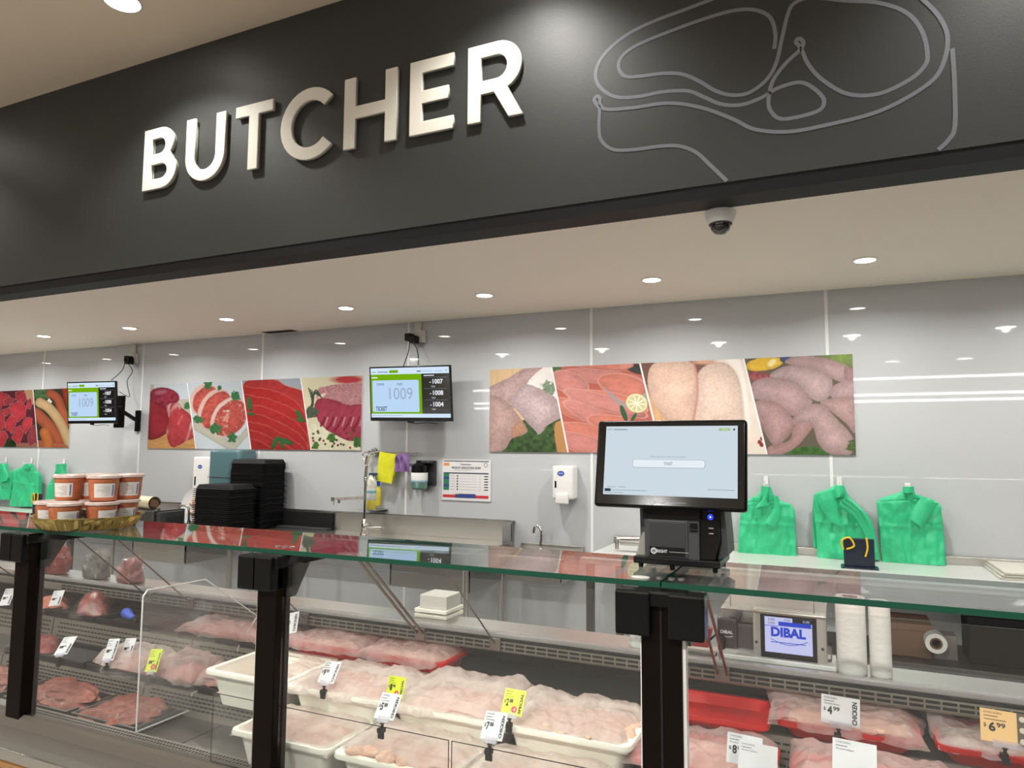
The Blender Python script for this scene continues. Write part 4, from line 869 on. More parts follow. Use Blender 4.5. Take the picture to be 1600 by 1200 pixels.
bm = NB(); tube(bm, catmull([tuple(at_y(a_, b_, 4.25)) for a_, b_ in ((295, 820), (295, 800), (294, 793), (288, 790), (281, 792), (278, 799))], 5), .009, 10); tube(bm, [at_y(278, 797, 4.25), at_y(277, 802, 4.25)], .013, 10); build('spout', bm, M_chrome, t, world=True, smooth=True)
bm = NB(); lathe(bm, [(.025, 0), (.025, .01), (.015, .02), (.013, .05)], c=tuple(at_y(295, 822, 4.25)), seg=16); build('tap_base', bm, M_chrome, t, world=True, smooth=True)
c0, c1 = at_y(214, 786, 4.1), at_y(255, 789, 4.1)
t = thing('film_dispenser', 'grey steel cling film dispenser box left of the tray stacks', 'dispenser', tuple(c0))
a, b = at_y(205, 815, 4.1), at_y(272, 797, 4.1)
bm = NB(); box(bm, a.x, b.x-.05, 3.95, 4.25, a.z-.02, b.z, bev=.006); build('steel_box', bm, M_steel2, t, world=True)
bm = NB(); box(bm, b.x-.045, b.x-.005, 3.97, 4.2, a.z-.02, b.z-.01, bev=.006); tube(bm, [(b.x-.025, 3.98, b.z), (b.x-.025, 3.98, b.z+.02)], .01, 8); build('cutter_end', bm, M_dkgrey, t, world=True)
t = thing('film_roll', 'roll of yellowish cling film lying on the grey dispenser box', 'roll', tuple(c0))
ax = (c1-c0).normalized(); c0 = Vector((c0.x, 4.08, b.z+.055)); c1 = Vector((c1.x, 4.02, b.z+.055))
bm = NB(); tube(bm, [c0, c1], .052, 24, cap=False); 
build('film', bm, mat('cling_film', (.72, .66, .42), rough=.15, coat=.5), t, world=True, smooth=True)
bm = NB(); tube(bm, [c0-Vector((.01, 0, 0)), c1+Vector((.006, -.001, 0))], .038, 20, cap=False); tube(bm, [c0, c1], .034, 20, cap=True); build('cardboard_core', bm, mat('cardboard', (.14, .08, .04), rough=.8), t, world=True, smooth=True)
# small hand basin right of the splashback
t = thing('hand_basin', 'small stainless hand basin with tap below the wall soap dispenser', 'basin', tuple(at_y(845, 852, 4.5)))
a = at_y(802, 846, WALL-.02); b = at_y(902, 856, WALL-.02); zb = at_y(850, 851, WALL-.03).z-.03
bx0, bx1 = at_y(800, 850, 4.5).x, at_y(900, 850, 4.5).x
bm = NB(); box(bm, bx0, bx1, WALL-.03, WALL-.004, zb, zb+.035, bev=.003)
for q in ((bx0, bx1, 4.28, 4.31), (bx0, bx0+.04, 4.31, WALL-.03), (bx1-.04, bx1, 4.31, WALL-.03), (bx0+.04, bx1-.04, 4.58, WALL-.03)): box(bm, *q, zb-.02, zb, bev=.003)
build('basin_rim', bm, M_steel, t, world=True)
bm = NB(); box(bm, bx0+.03, bx1-.03, 4.3, 4.6, zb-.16, zb-.15)
for q in ((bx0+.03, bx0+.035, 4.3, 4.6), (bx1-.035, bx1-.03, 4.3, 4.6), (bx0+.03, bx1-.03, 4.3, 4.305), (bx0+.03, bx1-.03, 4.595, 4.6)): box(bm, *q, zb-.15, zb-.01)
build('bowl', bm, M_steel, t, world=True)
bm = NB(); tube(bm, catmull([tuple(at_y(a_, b_, 4.56)) for a_, b_ in ((845, 853), (846, 832), (843, 824), (838, 822), (835, 826), (834, 833))], 5), .010, 10); lathe(bm, [(.02, 0), (.02, .01), (.012, .02)], c=(at_y(845, 853, 4.56).x, 4.56, zb), seg=14); build('gooseneck_tap', bm, M_chrome, t, world=True, smooth=True)
# vertical stainless flat strip left behind the kiosk and its little bench fitting
t = thing('knee_tap', 'small chrome fitting on the bench left of the kiosk foot', 'tap', tuple(at_y(975, 860, 4.3)))
bm = NB(); tube(bm, catmull([tuple(at_y(a_, b_, 4.3)) for a_, b_ in ((964, 858), (964, 845), (967, 841), (985, 841), (1000, 841))], 5), .012, 8); box(bm, at_y(970, 850, 4.3).x, at_y(1000, 850, 4.3).x, 4.28, 4.34, at_y(980, 852, 4.3).z, at_y(980, 844, 4.3).z, bev=.003); build('fitting', bm, M_steel, t, world=True, smooth=True)
# ---- right bench with bag hooks
rx0 = at_y(956, 860, 4.6).x
t = thing('packing_bench', 'white-topped packing bench under the hanging green bags at right', 'bench', (rx0, WALL, 0))
RB = .872
bm = NB(); box(bm, rx0, 3.0, 3.95, WALL-.03, RB-.03, RB, bev=.004); build('white_top', bm, mat('bench_white', (.52, .54, .52), rough=.25), t, world=True)
bm = NB(); box(bm, rx0, 3.0, WALL-.03, WALL-.004, RB-.03, .917, bev=.003); build('rear_upstand', bm, M_steel, t, world=True)
for x in (rx0+.05, 1.0, 2.9):
    for y in (4.0, 4.6):
        bm = NB(); box(bm, x-.02, x+.02, y-.02, y+.02, 0, RB-.03); build('leg', bm, M_steel2, t, world=True)
t = thing('packing_bench', 'white-topped bench at far left under the green bags', 'bench', (-11, WALL, 0))
lx1 = at_y(80, 800, 4.0).x+.15
bm = NB(); box(bm, -11, lx1, 3.7, WALL-.03, .82, .85, bev=.004); build('white_top', bm, mat('bench_white', (.52, .54, .52)), t, world=True)
for x in (-10.8, lx1-.05):
    bm = NB(); box(bm, x-.02, x+.02, 4.1, 4.14, 0, .82); build('leg', bm, M_steel2, t, world=True)
# ---- green bags
BAGN = 0
def bag(label, L, R, hook, s, ox, oy, flaps=(), side=None, Y=WALL-.07, grp='bundles of green plastic bags'):
    global BAGN; BAGN += 1
    cv = lambda P: [(ox+a/s, oy+b/s) for a, b in P]
    hp = at_y(ox+hook[0]/s, oy+hook[1]/s, WALL-.03)
    h = thing('wall_hook', 'small clear hook above the ' + label.replace(' cut off by the left edge of the photo', ' at the left edge'), 'hook', (hp.x, WALL, hp.z), group='clear wall hooks')
    bm = NB(); box(bm, hp.x-.014, hp.x+.014, WALL-.010, WALL-.003, hp.z-.03, hp.z+.035, bev=.002); build('hook_plate', bm, M_white, h, world=True)
    bm = NB(); tube(bm, [(hp.x, WALL-.008, hp.z-.01), (hp.x, WALL-.09, hp.z-.018), (hp.x, WALL-.095, hp.z+.01)], .004, 8); build('hook_prong', bm, M_white, h, world=True)
    p = at_y(*cv([L[0]])[0], Y)
    t = thing('plastic_bag', label, 'bag', (hp.x, Y, p.z), group=grp)
    loft('bag_body', cv(L), cv(R), Y-.02, M_green, t, bulge=.02, wr=.018, thick=.035, seed=BAGN*3.1, sc=8, nu=40, nv=54, yfun=lambda u, v: .006*max(0, 1-abs(v-.42)/.02)+.005*max(0, 1-abs(u-.45-.1*v)/.025)-.004*max(0, 1-abs(v-.7-.1*u)/.02))
    for k, (fl, fr_) in enumerate(flaps):
        loft('folded_flap' if k == 0 else 'bag_handle', cv(fl), cv(fr_), Y-.05-.008*k, M_green, t, bulge=.012, wr=.006, thick=.003, seed=k+BAGN, nu=8, nv=14)
    return t
bag('green bag bundle on the first hook right of the kiosk', [(90, 1008), (94, 900), (108, 800), (142, 762), (180, 738), (190, 708)], [(340, 1030), (335, 910), (326, 800), (272, 772), (242, 748), (230, 712)], (208, 690), 2.727, 1120, 500,
    [([(205, 862), (240, 800), (236, 745)], [(245, 890), (275, 840), (262, 752)]), ([(160, 800), (195, 760), (188, 708)], [(220, 790), (215, 765), (230, 712)])])
M_greend = M_green
b2_ = bag('green bag bundle with fanned folds on the middle hook', [(428, 1012), (424, 900), (412, 800), (420, 742), (470, 722), (503, 704)], [(694, 1022), (682, 950), (652, 860), (612, 800), (565, 755), (542, 705)], (522, 695), 2.727, 1120, 500,
    [([(480, 860), (440, 790), (425, 745)], [(540, 880), (520, 800), (510, 720)]), ([(505, 760), (500, 730), (505, 706)], [(535, 750), (545, 730), (543, 706)]),
     ([(640, 940), (590, 850), (515, 790)], [(665, 935), (625, 835), (530, 770)]), ([(655, 960), (610, 845), (530, 775)], [(672, 950), (635, 825), (545, 760)]), ([(670, 990), (630, 845), (545, 765)], [(690, 990), (655, 850), (565, 755)])])
loft('side_fold', [(1120+412/2.727, 500+970/2.727), (1120+408/2.727, 500+850/2.727), (1120+412/2.727, 500+745/2.727)], [(1120+428/2.727, 500+970/2.727), (1120+425/2.727, 500+850/2.727), (1120+424/2.727, 500+740/2.727)], WALL-.06, M_green, b2_, bulge=.0, nu=4)
bag('flat square green bag bundle on the rightmost hook', [(702, 1030), (694, 900), (684, 800), (688, 768), (765, 740), (790, 728)], [(978, 1045), (970, 930), (957, 830), (944, 778), (850, 742), (842, 728)], (815, 722), 2.727, 1120, 500,
    [([(822, 845), (840, 800), (868, 760)], [(872, 886), (905, 840), (945, 782)]), ([(793, 738), (793, 722), (793, 710)], [(840, 735), (840, 720), (840, 710)])])
bag('green bag bundle cut off by the left edge of the photo', [(-160, 485), (-150, 350), (-120, 220), (-50, 150)], [(92, 485), (100, 350), (62, 210), (45, 145)], (35, 120), 6, 0, 700, [([(0, 330), (20, 260), (10, 180)], [(60, 310), (75, 260), (45, 170)])])
bag('upright green bag bundle second from the left photo edge', [(105, 545), (128, 320), (120, 225), (195, 185), (258, 150)], [(343, 550), (352, 400), (354, 250), (312, 212), (290, 150)], (275, 130), 6, 0, 700, [([(230, 190), (250, 170), (260, 148)], [(270, 200), (290, 175), (288, 150)])])
bag('narrow twisted green bag bundle beside the sauce tubs', [(425, 505), (465, 350), (500, 270), (545, 205), (552, 150)], [(600, 505), (605, 350), (612, 262), (595, 205), (587, 150)], (580, 135), 6, 0, 700, [([(530, 320), (550, 260), (560, 180)], [(590, 320), (600, 270), (590, 190)])])
# paper stack on the right bench
pa = at_y(1522, 869, WALL-.05)
t = thing('paper_stack', 'stack of beige wrapping paper sheets on the bench at the right edge', 'paper', (pa.x, 4.5, RB))
for k in range(3):
    bm = NB(); x0 = at_z(1524, 870, RB+.03).x
    q = [at_z(a_, b_, RB+.012) for a_, b_ in ((1522+k*2, 871), (1563+k*4, 902), (1640, 906), (1640, 873))]
    prism(bm, [(p.x, p.y) for p in q], RB+.001+k*.012, RB+.010+k*.012, axis='z'); build('paper_sheets', bm, mat('butcher_paper', (.56, .54, .49), rough=.6), t, world=True)
# tape stands
def tape_stand(label, px, py, Z_, w_, h_):
    c = at_z(px, py, Z_); 
    t = thing('tape_dispenser', label, 'dispenser', tuple(c), group='navy bag sealer stands')
    bm = NB(); box(bm, -w_/2, w_/2, -.012, .012, .006, h_, bev=.004); build('upright_plate', bm, mat('navy_metal', (.008, .016, .035), rough=.35), t)
    bm = NB(); box(bm, -w_*.6, w_*.6, -.06, .06, 0, .006); build('foot_plate', bm, mat('navy_metal', (0, 0, 0)), t)
    bm = NB(); tube(bm, catmull([(-w_*.5, -.015, h_*.6), (-w_*.55, -.02, h_*.9), (-w_*.3, -.018, h_*1.02), (-w_*.15, -.018, h_*.75), (-w_*.4, -.018, h_*.62)], 5), .005, 6); tube(bm, catmull([(w_*.25, -.015, h_*1.05), (w_*.28, -.018, h_*.7), (w_*.2, -.018, h_*.4)], 5), .005, 6); build('yellow_tape', bm, mat('tape_yellow', (.75, .52, .02), rough=.4), t)
tape_stand('navy bag sealer stand with yellow tape before the middle green bag', 1343, 887, RB, .15, .155)
tape_stand('navy bag sealer stand with yellow tape left of the sauce tubs', 57, 806, .85, .10, .2)
# ================================================================== SERVE-OVER CASE
CX0, CX1 = -5.2, 1.7
SILL, DECK, R1Y, T2, R2Y, T3, NY, NZ0, NZ1, DZ, BY = .700, .6475, 1.7125, .716, 1.90, .8125, 2.0, .888, .925, .930, 2.17
case = thing('display_counter', 'long glass-fronted refrigerated butcher display counter with timber-clad base', 'display counter', (-.31, GY, 0))
def cpart(name, bm, m, **k): return build(name, bm, m, case, world=True, **k)
bm = NB(); prism(bm, [(GY+.005, .60), (GY-.012, .615), (GY-.012, .668), (GY-.004, SILL-.006), (GY+.008, SILL), (1.475, .668), (1.475, .60)], CX0, CX1, axis='x'); cpart('front_sill', bm, M_sill)
bm = NB(); box(bm, CX0, CX1, GY-.02, GY+.1, .58, .612); cpart('shadow_gap', bm, M_blackm)
bm = NB(); box(bm, CX0, CX1, 1.335, GY+.1, .595, .627, bev=.003); cpart('metal_strip', bm, M_alu)
for k in range(12):
    x0 = CX0+k*.575
    bm = NB(); box(bm, x0+.002, x0+.573, 1.33, 1.36, .10, .592, bev=.002); cpart('timber_panel', bm, M_timber)
bm = NB(); box(bm, CX0, CX1, 1.36, BY+.02, .0, .58); cpart('cabinet_body', bm, M_blackm)
# perforated front grille
bm = NB(); box(bm, CX0, CX1, 1.475, 1.51, .645, .668); cpart('front_grille', bm, M_riser)
bm = NB(); nsl = 0
x = -2.35
while x < -.3:
    for r in range(2): box(bm, x, x+.007, 1.478+r*.014, 1.487+r*.014, .6675, .6688)
    x += .0125
o = cpart('grille_slots', bm, M_slot); o['kind'] = 'stuff'
# deck sheets
for k in range(12):
    x0 = CX0+k*.575
    bm = NB(); box(bm, x0+.002, x0+.573, 1.51, R1Y, DECK-.01, DECK, bev=.001, seg=1); cpart('deck_sheet', bm, M_steel2)
def riser(x0, x1, y, z0, z1, zones, rows=4):
    bm = NB(); prism(bm, [(y-.012, z0), (y, z1), (y+.01, z1), (y+.01, z0)], x0+.003, x1-.003, axis='x'); rp = cpart('vented_riser', bm, M_riser)
    bm = NB(); h = (z1-z0); n = 0
    for r in range(rows):
        z = z0+h*(.30+.5*r/max(1, rows-1)); yy = y-.0125+.012*(z-z0)/h
        x = x0+.03+(.009 if r % 2 else 0)
        while x < x1-.03:
            rect(bm, (x, yy, z), XV, ZV, 0, .016, 0, .0055); x += .020
    o = build('slots', bm, M_slot, rp); o['kind'] = 'stuff'
for k in range(9):
    x0 = CX0+k*.77
    riser(x0, x0+.77, R1Y, DECK, T2, None, 4); riser(x0, x0+.77, R2Y, T2, T3, None, 4)
bm = NB(); box(bm, CX0, CX1, R1Y+.01, R2Y, T2-.012, T2-.001); cpart('middle_shelf', bm, M_steel2)
bm = NB(); box(bm, CX0, CX1, R2Y+.01, BY, T3-.012, T3-.001); cpart('rear_shelf', bm, M_steel2)
bm = NB(); box(bm, CX0, CX1, BY, BY+.02, .58, DZ-.02); cpart('rear_panel', bm, M_blackm)
bm = NB(); box(bm, CX0, CX1, NY+.03, BY+.02, DZ-.018, DZ, bev=.002); cpart('service_ledge', bm, M_steel)
bm = NB(); prism(bm, [(NY, NZ0), (NY-.004, NZ0+.006), (NY-.004, NZ1-.01), (NY+.004, NZ1), (NY+.03, DZ), (NY+.03, NZ0)], CX0, CX1, axis='x'); cpart('air_nozzle', bm, M_riser)
bm = NB(); x = -3.0
while x < 1.2:
    if int((x+9)/.36) % 5 != 4 or True:
        for r in range(2): rect(bm, (x, NY-.0046, NZ0+.009+r*.012), XV, ZV, 0, .030, 0, .007)
    x += .0345
o = cpart('nozzle_slots', bm, M_slot); o['kind'] = 'stuff'
bm = NB(); box(bm, CX0, CX1, NY+.004, NY+.028, NZ1+.003, NZ1+.018, bev=.004); cpart('clear_lip', bm, mat('lip_plastic', (.28, .27, .27), rough=.15))
bm = NB(); box(bm, CX0, CX1, NY-.002, NY+.006, NZ1-.004, NZ1+.001); cpart('dark_trim', bm, M_slot)
# posts with double clamps
M_clamp = M_black
def post(px, w_, dbl=False):
    x = px
    bm = NB(); box(bm, x-w_/2, x+w_/2, GY-.006, GY+.045, SILL-.012, ZG-.03, bev=.003); po = cpart('post', bm, M_post)
    if dbl:
        bm = NB(); box(bm, x-.002, x+.002, GY-.008, GY+.0, SILL, ZG-.04); cpart('post_joint', bm, M_slot)
    bm = NB(); box(bm, x-w_/2-.002, x-w_/2, GY-.004, GY+.01, SILL, ZG-.06)
    if dbl: box(bm, x+w_/2, x+w_/2+.006, GY+.0, GY+.02, SILL, ZG-.06)
    0; cpart('post_edge', bm, M_alu if not dbl else M_acedge)
    for s in (-1, 1):
        cx = x+s*(w_*.5+.0+.012) if dbl else x+(-.048 if s < 0 else .0)
        cw = .062 if not dbl else .068
        bm = NB(); box(bm, cx-cw/2, cx+cw/2, GY-.028, GY+.02, ZG-.100, ZG-.016, bev=.005); 
        build('glass_clamp', bm, M_clamp, po)
    bm = NB(); box(bm, x-w_*.5-.012, x+w_*.5+.012, GY-.02, GY+.30, ZG-.045, ZG-.014, bev=.006); prism(bm, [(GY+.02, ZG-.12), (GY+.05, ZG-.12), (GY+.10, ZG-.045), (GY+.02, ZG-.045)], x+w_*.5-.004, x+w_*.5+.012, axis='x'); cpart('support_arm', bm, M_clamp)
    for q in (-.012, .012, .03):
        bm = NB(); lathe(bm, [(.007, 0), (.007, .002), (0, .003)], c=(x+q, GY+.035+abs(q)*.3, ZG), seg=12); cpart('bolt_cap', bm, M_steel)
PXS = {'a': (at_y(16, 980, GY).x+at_y(46, 980, GY).x)/2, 'b': (at_y(405, 980, GY).x+at_y(431, 980, GY).x)/2, 'c': (at_y(1016, 980, GY).x+at_y(1052, 980, GY).x)/2}
post(PXS['a'], .068); post(PXS['b'], .062); post(PXS['c'], .078, True); post(-3.30, .065); post(-4.27, .065); post(.68, .065)
# glass: top panes and front panes
edges = [CX0, -3.30, PXS['c'], CX1]
for a, b in zip(edges, edges[1:]):
    bm = NB(); box(bm, a+.0015, b-.0015, GY-.002, 1.69, ZG-.010, ZG); g = cpart('top_glass', bm, M_gtop)
    bm = NB(); box(bm, a+.0015, b-.0015, GY-.0045, GY-.002, ZG-.0105, ZG+.0002); box(bm, a+.0015, b-.0015, 1.69, 1.6915, ZG-.010, ZG); box(bm, b-.0025, b-.0015, GY, 1.69, ZG-.010, ZG); box(bm, a+.0015, a+.0025, GY, 1.69, ZG-.010, ZG); cpart('glass_edge', bm, M_gedge)
xs = [CX0, -4.27, -3.30, PXS['a'], PXS['b'], PXS['c'], .68, CX1]
for a, b in zip(xs, xs[1:]):
    bm = NB(); box(bm, a+.034, b-.034, GY+.012, GY+.018, SILL-.006, ZG-.030); cpart('front_glass', bm, M_glass)
# inclined struts
for k, (px, py, w_) in enumerate(((235, 920, .012), (300, 930, .012), (477, 970, .012), (658, 1002, .020), (775, 1010, .010), (1130, 1070, .020), (30, 905, .012))):
    X = at_y(px, py, NY).x; d = .012
    bm = NB(); a = Vector((X, NY+.002, NZ1-.02)); b = Vector((X, 1.615, ZG-.0115)); n_ = (b-a).normalized()
    for s in ((-d, d) if k in (3, 5) else (0,)):
        tube(bm, [a+Vector((s, 0, 0)), b+Vector((s, 0, 0))], w_*.22, 4 if k in (3, 5) else 8)
    box(bm, X-.018, X+.018, NY-.01, NY+.01, NZ0+.004, NZ1+.004, bev=.002)
    cpart('glass_strut', bm, mat('strut_metal', (.22, .19, .17), rough=.3, metal=.9))
# under-glass lamp
bm = NB(); box(bm, CX0, CX1, GY+.022, GY+.036, ZG-.016, ZG-.0105); cpart('lamp_housing', bm, M_steel2)
for a, b in zip(xs, xs[1:]): area('case_lamp', ((a+b)/2, GY+.03, ZG-.018), P_STRIP*.012*(b-a), b-a-.1, .012, col=(1, .95, .88), rot=(math.radians(28), 0, 0))
# ---- dividers and low acrylic guards
def quadpanel(name, label, cat, pts, th, ax, m, edge, group=None, ew=.003):
    """clear sheet through 3-D outline pts (planar), with a solid bright rim"""
    c = Vector(pts[0]); t = thing(name, label, cat, tuple(c), group=group)
    d = Vector({'x': (th, 0, 0), 'y': (0, th, 0)}[ax])
    bm = NB(); A = [bm.verts.new(Vector(p)) for p in pts]; B = [bm.verts.new(Vector(p)+d) for p in pts]
    bm.faces.new(A); bm.faces.new(B[::-1])
    build('clear_sheet', bm, m, t, world=True)
    bm = NB()
    for k in range(len(pts)):
        a, b = Vector(pts[k]), Vector(pts[(k+1) % len(pts)])
        tube(bm, [a+d/2, b+d/2], ew/2, 4)
    build('sheet_edge', bm, edge, t, world=True); return t
DX = -1.904
quadpanel('acrylic_divider', 'clear upright acrylic divider between the dark meat trays and the white tubs', 'divider',
    [(DX, 1.515, .665), (DX, 1.515, 1.055), (DX, 1.53, 1.072), (DX, 1.745, 1.068), (DX, 1.985, .90), (DX, 1.90, T3), (DX, R2Y, T2), (DX, R1Y, T2), (DX, R1Y, .665)], .004, 'x', M_acry, M_acedge, ew=.0045)
GX = [at_y(331, 1084, 1.42).x, at_y(397.5, 1097, 1.42).x, at_y(703, 1156, 1.42).x, at_y(950, 1205, 1.42).x]
for k, (a, b) in enumerate(zip(GX, GX[1:])):
    quadpanel('acrylic_guard', ['low clear guard in front of the first empty deck space', 'low clear guard before the chicken tubs, left of the $7.88 tag', 'low clear guard before the chicken tubs carrying the $7.88 tag'][k], 'guard',
        [(a+.004, 1.42, .692), (a+.004, 1.42, .8635), (b-.004, 1.42, .8635), (b-.004, 1.42, .692)], .003, 'y', glass_mat('guard_clear', (.99, .99, .99)), M_black, group='low acrylic guards', ew=.0022)
# ================================================================== TUBS, SHEETS, CHICKEN
def tub(name, label, cat, x0, x1, y0, y1, zb, zt, m, grp, rim=.016, taper=.02, r=.022):
    t = thing(name, label, cat, ((x0+x1)/2, (y0+y1)/2, zb), group=grp); cx, cy = (x0+x1)/2, (y0+y1)/2
    hx, hy, h = (x1-x0)/2, (y1-y0)/2, zt-zb
    def rr(bm, ax, ay, z):
        P = []; q = min(r, ax*.5, ay*.5)
        for sx_, sy_, s in ((1, 1, 0), (-1, 1, 1), (-1, -1, 2), (1, -1, 3)):
            for k in range(5):
                a = (s+k/4)*PI/2; P.append(bm.verts.new((sx_*(ax-q)+q*math.cos(a), sy_*(ay-q)+q*math.sin(a), z)))
        return P
    def shell(secs, cap0=True):
        bm = NB(); R_ = [rr(bm, hx+d, hy+d, z) for d, z in secs]
        for p, q in zip(R_, R_[1:]):
            for k in range(20): bm.faces.new((p[k], p[(k+1) % 20], q[(k+1) % 20], q[k]))
        if cap0: bm.faces.new(R_[0][::-1])
        return bm, R_
    w_ = .003
    bm, R_ = shell([(-rim-taper, 0), (-rim, h-.006), (-rim-w_, h-.006), (-rim-taper-w_, .004)]); bm.faces.new(R_[-1]); build('tub_body', bm, m, t, smooth=True)
    bm, R_ = shell([(-rim-.001, h-.006), (-.001, h-.012), (0, h-.008), (-.002, h), (-rim-w_, h), (-rim-w_-.001, h-.006)], cap0=False)
    build('rolled_rim', bm, m, t, smooth=True); return t
def pieces(label, grp, cx, cy, z, spx, spy, n, r0, r1, m, el=1.6, zr=.5, seed=0, sub=2):
    rnd = random.Random(seed)
    for k in range(n):
        L = rnd.uniform(r0, r1); bm = NB(); q = bmesh.ops.create_icosphere(bm, subdivisions=sub, radius=1)
        s = rnd.random()*40
        for v in bm.verts:
            c = v.co.copy(); d = 1+.35*noise.noise(c*1.4+Vector((s, 0, 0)))+.12*noise.noise(c*4+Vector((s, 3, 0))); v.co = Vector((c.x*L*el*(1-.25*c.x), c.y*L*d, c.z*L*.75*d))
        o = build('chicken_piece' if 'chicken' in label else 'meat_piece', bm, m, smooth=True, loc=(cx+rnd.uniform(-spx, spx), cy+rnd.uniform(-spy, spy), z+rnd.uniform(0, zr)*L), rot=(rnd.uniform(-.5, .5), rnd.uniform(-.4, .4), rnd.uniform(0, 6.3)))
        tagp(o, label, 'meat piece', grp)
def mass(bm, x0, x1, y0, y1, z, h, seed, nu=36, nv=24, dome=.5, cells=.035):
    """lumpy surface of packed pieces"""
    def f(u, v):
        x = x0+(x1-x0)*u; y = y0+(y1-y0)*v
        e = (4*u*(1-u))**.5*(4*v*(1-v))**.5
        d, _ = noise.voronoi(Vector((x/cells+seed*3, y/cells, seed)))
        return Vector((x, y, z+h*dome*e+h*(1-dome)*(.9-min(1, d[0])) + .004*fr(x, y, seed, 60)))
    grid(bm, f, nu, nv)
M_film = film_mat('milky_film', (.80, .72, .68), .70, rough=.3)
M_filmp = film_mat('pinkish_film', (.78, .60, .58), .60, rough=.3)
M_clear = wrap_mat('clear_wrap')
M_breast = meat_mat('raw_breast', (.66, .36, .30), (.76, .50, .42), fat=.5, scale=12, cf=(.82, .66, .56))
def sheet(label, x0, x1, y0, y1, z, h, seed, m=None, over=.012, droop=.012, nu=84, nv=56, peaks=(), lift=None, skew=0, grp='plastic sheets over the chicken', wr=.010):
    def f(u, v):
        x = x0-over+(x1-x0+2*over)*u; y = y0-over+(y1-y0+2*over)*v
        e = min(1, (4*u*(1-u))*2.2)**.5*min(1, (4*v*(1-v))*2.2)**.5
        zz = z+h*e+wr*(fr(x, y, seed, 14)+1.1*(.35-abs(fr(x+y*.4, y*.7, seed+7, 19, 2)))+.5*(.3-abs(fr(x*.6, y, seed+17, 44, 2))))*(.35+.65*e)-droop*(1-e)
        for px, py, s, a in peaks:
            d = math.hypot((u-px)/s, (v-py)/s); zz += a*max(0, 1-d)**1.5
        if lift: zz += lift(u, v)
        return Vector((x+.02*fr(y, x, seed+2, 8)*(1 if u < .02 or u > .98 else 0)+skew*v, y+.02*fr(x, y, seed+3, 10)*(1 if v < .02 or v > .98 else 0), zz))
    bm = NB(); grid(bm, f, nu, nv)
    return tagp(build('plastic_sheet', bm, m or M_film, smooth=True), label, 'plastic sheet', grp)
WT = 'white tubs of chicken'
ZB, ZBT, ZCR = T2, .8225, .760
tubs = [(-1.79, -1.475, 'half-empty white tub just left of the middle post'), (-1.467, -1.13, 'white chicken tub behind the $9.98 tag'), (-1.12, -.79, 'white chicken tub between the $1.98 and $2.88 tags'), (-.78, -.45, 'white chicken tub at the right end, beside the double post')]
for k, (a, b, lab) in enumerate(tubs):
    tub('white_tub', lab, 'tub', a, b, 1.646, 1.92, ZB, ZBT, M_tub, WT)
    if k:
        bm = NB(); mass(bm, a+.025, b-.025, 1.672, 1.89, ZBT-.022, .022, k+1); tagp(build('chicken_layer', bm, M_breast, smooth=True), 'raw chicken filling ' + lab, 'chicken', 'layers of raw chicken', kind='stuff')
    else:
        bm = NB(); mass(bm, a+.03, b-.03, 1.675, 1.89, ZBT-.075, .03, 1); tagp(build('chicken_layer', bm, M_breast, smooth=True), 'raw chicken low in the ' + lab, 'chicken', 'layers of raw chicken', kind='stuff')
sheet('milky sheet half pulled into the tub left of the middle post', -1.60, -1.49, 1.67, 1.90, ZBT-.03, .03, 3, over=.01)
sheet('milky crumpled sheet over the tub with the $9.98 tag', -1.45, -1.135, 1.655, 1.90, ZBT-.004, .022, 5, peaks=((.25, .2, .2, .02), (.8, .7, .3, .018)))
sheet('milky humped sheet over the tub with the $1.98 tag', -1.115, -.80, 1.652, 1.905, ZBT-.002, .026, 8, peaks=((.3, .75, .35, .03), (.9, .85, .4, .03)))
sheet('milky sheet rising to a peak over the right end tub', -.79, -.475, 1.66, 1.90, ZBT-.003, .018, 12, peaks=((.1, .7, .45, .025), (.55, .8, .2, .022)))
pieces('pink chicken thigh piece showing at the tub corner by the double post', 'thigh pieces at the corner of the right end tub', -.472, 1.76, ZBT-.008, .006, .075, 7, .010, .015, M_chk, seed=4)
pieces('pale chicken piece showing under the edge of the right end sheet', 'chicken pieces at the front rim of the right end tub', -.62, 1.672, ZBT-.004, .10, .006, 6, .009, .014, M_chk, seed=6)
front = [(-1.4875, -1.16, 'front row white tub behind the middle post, fully covered'), (-1.15, -.815, 'front row white tub with bare chicken showing below the $5.88 tag'), (-.805, -.475, 'front row white tub at the bottom right, below the $7.88 tag')]
for k, (a, b, lab) in enumerate(front):
    tub('white_tub', lab, 'tub', a, b, 1.46, 1.672, DECK, ZCR, M_tub, WT)
    bm = NB(); mass(bm, a+.025, b-.025, 1.485, 1.65, ZCR-.03, .03, k+11); tagp(build('chicken_layer', bm, M_breast, smooth=True), 'raw chicken filling ' + lab, 'chicken', 'layers of raw chicken', kind='stuff')
sheet('smooth milky sheet over the front tub at the middle post', -1.475, -1.165, 1.475, 1.668, ZCR-.004, .014, 21, wr=.006)
sheet('milky sheet with folded corner over the front tub under the $5.88 tag', -1.14, -.82, 1.50, 1.668, ZCR-.002, .022, 25, wr=.008, peaks=((.6, .3, .3, .012),), lift=lambda u, v: .02*max(0, .25-u))
sheet('milky sheet over the front tub below the $7.88 tag', -.80, -.49, 1.475, 1.668, ZCR-.002, .020, 29, wr=.007, peaks=((.5, .6, .3, .01),))
pieces('bare pale chicken drumstick at the front rim below the $5.88 tag', 'drumsticks showing below the sheet', -1.02, 1.495, ZCR-.004, .075, .010, 9, .015, .022, M_chk, seed=9)
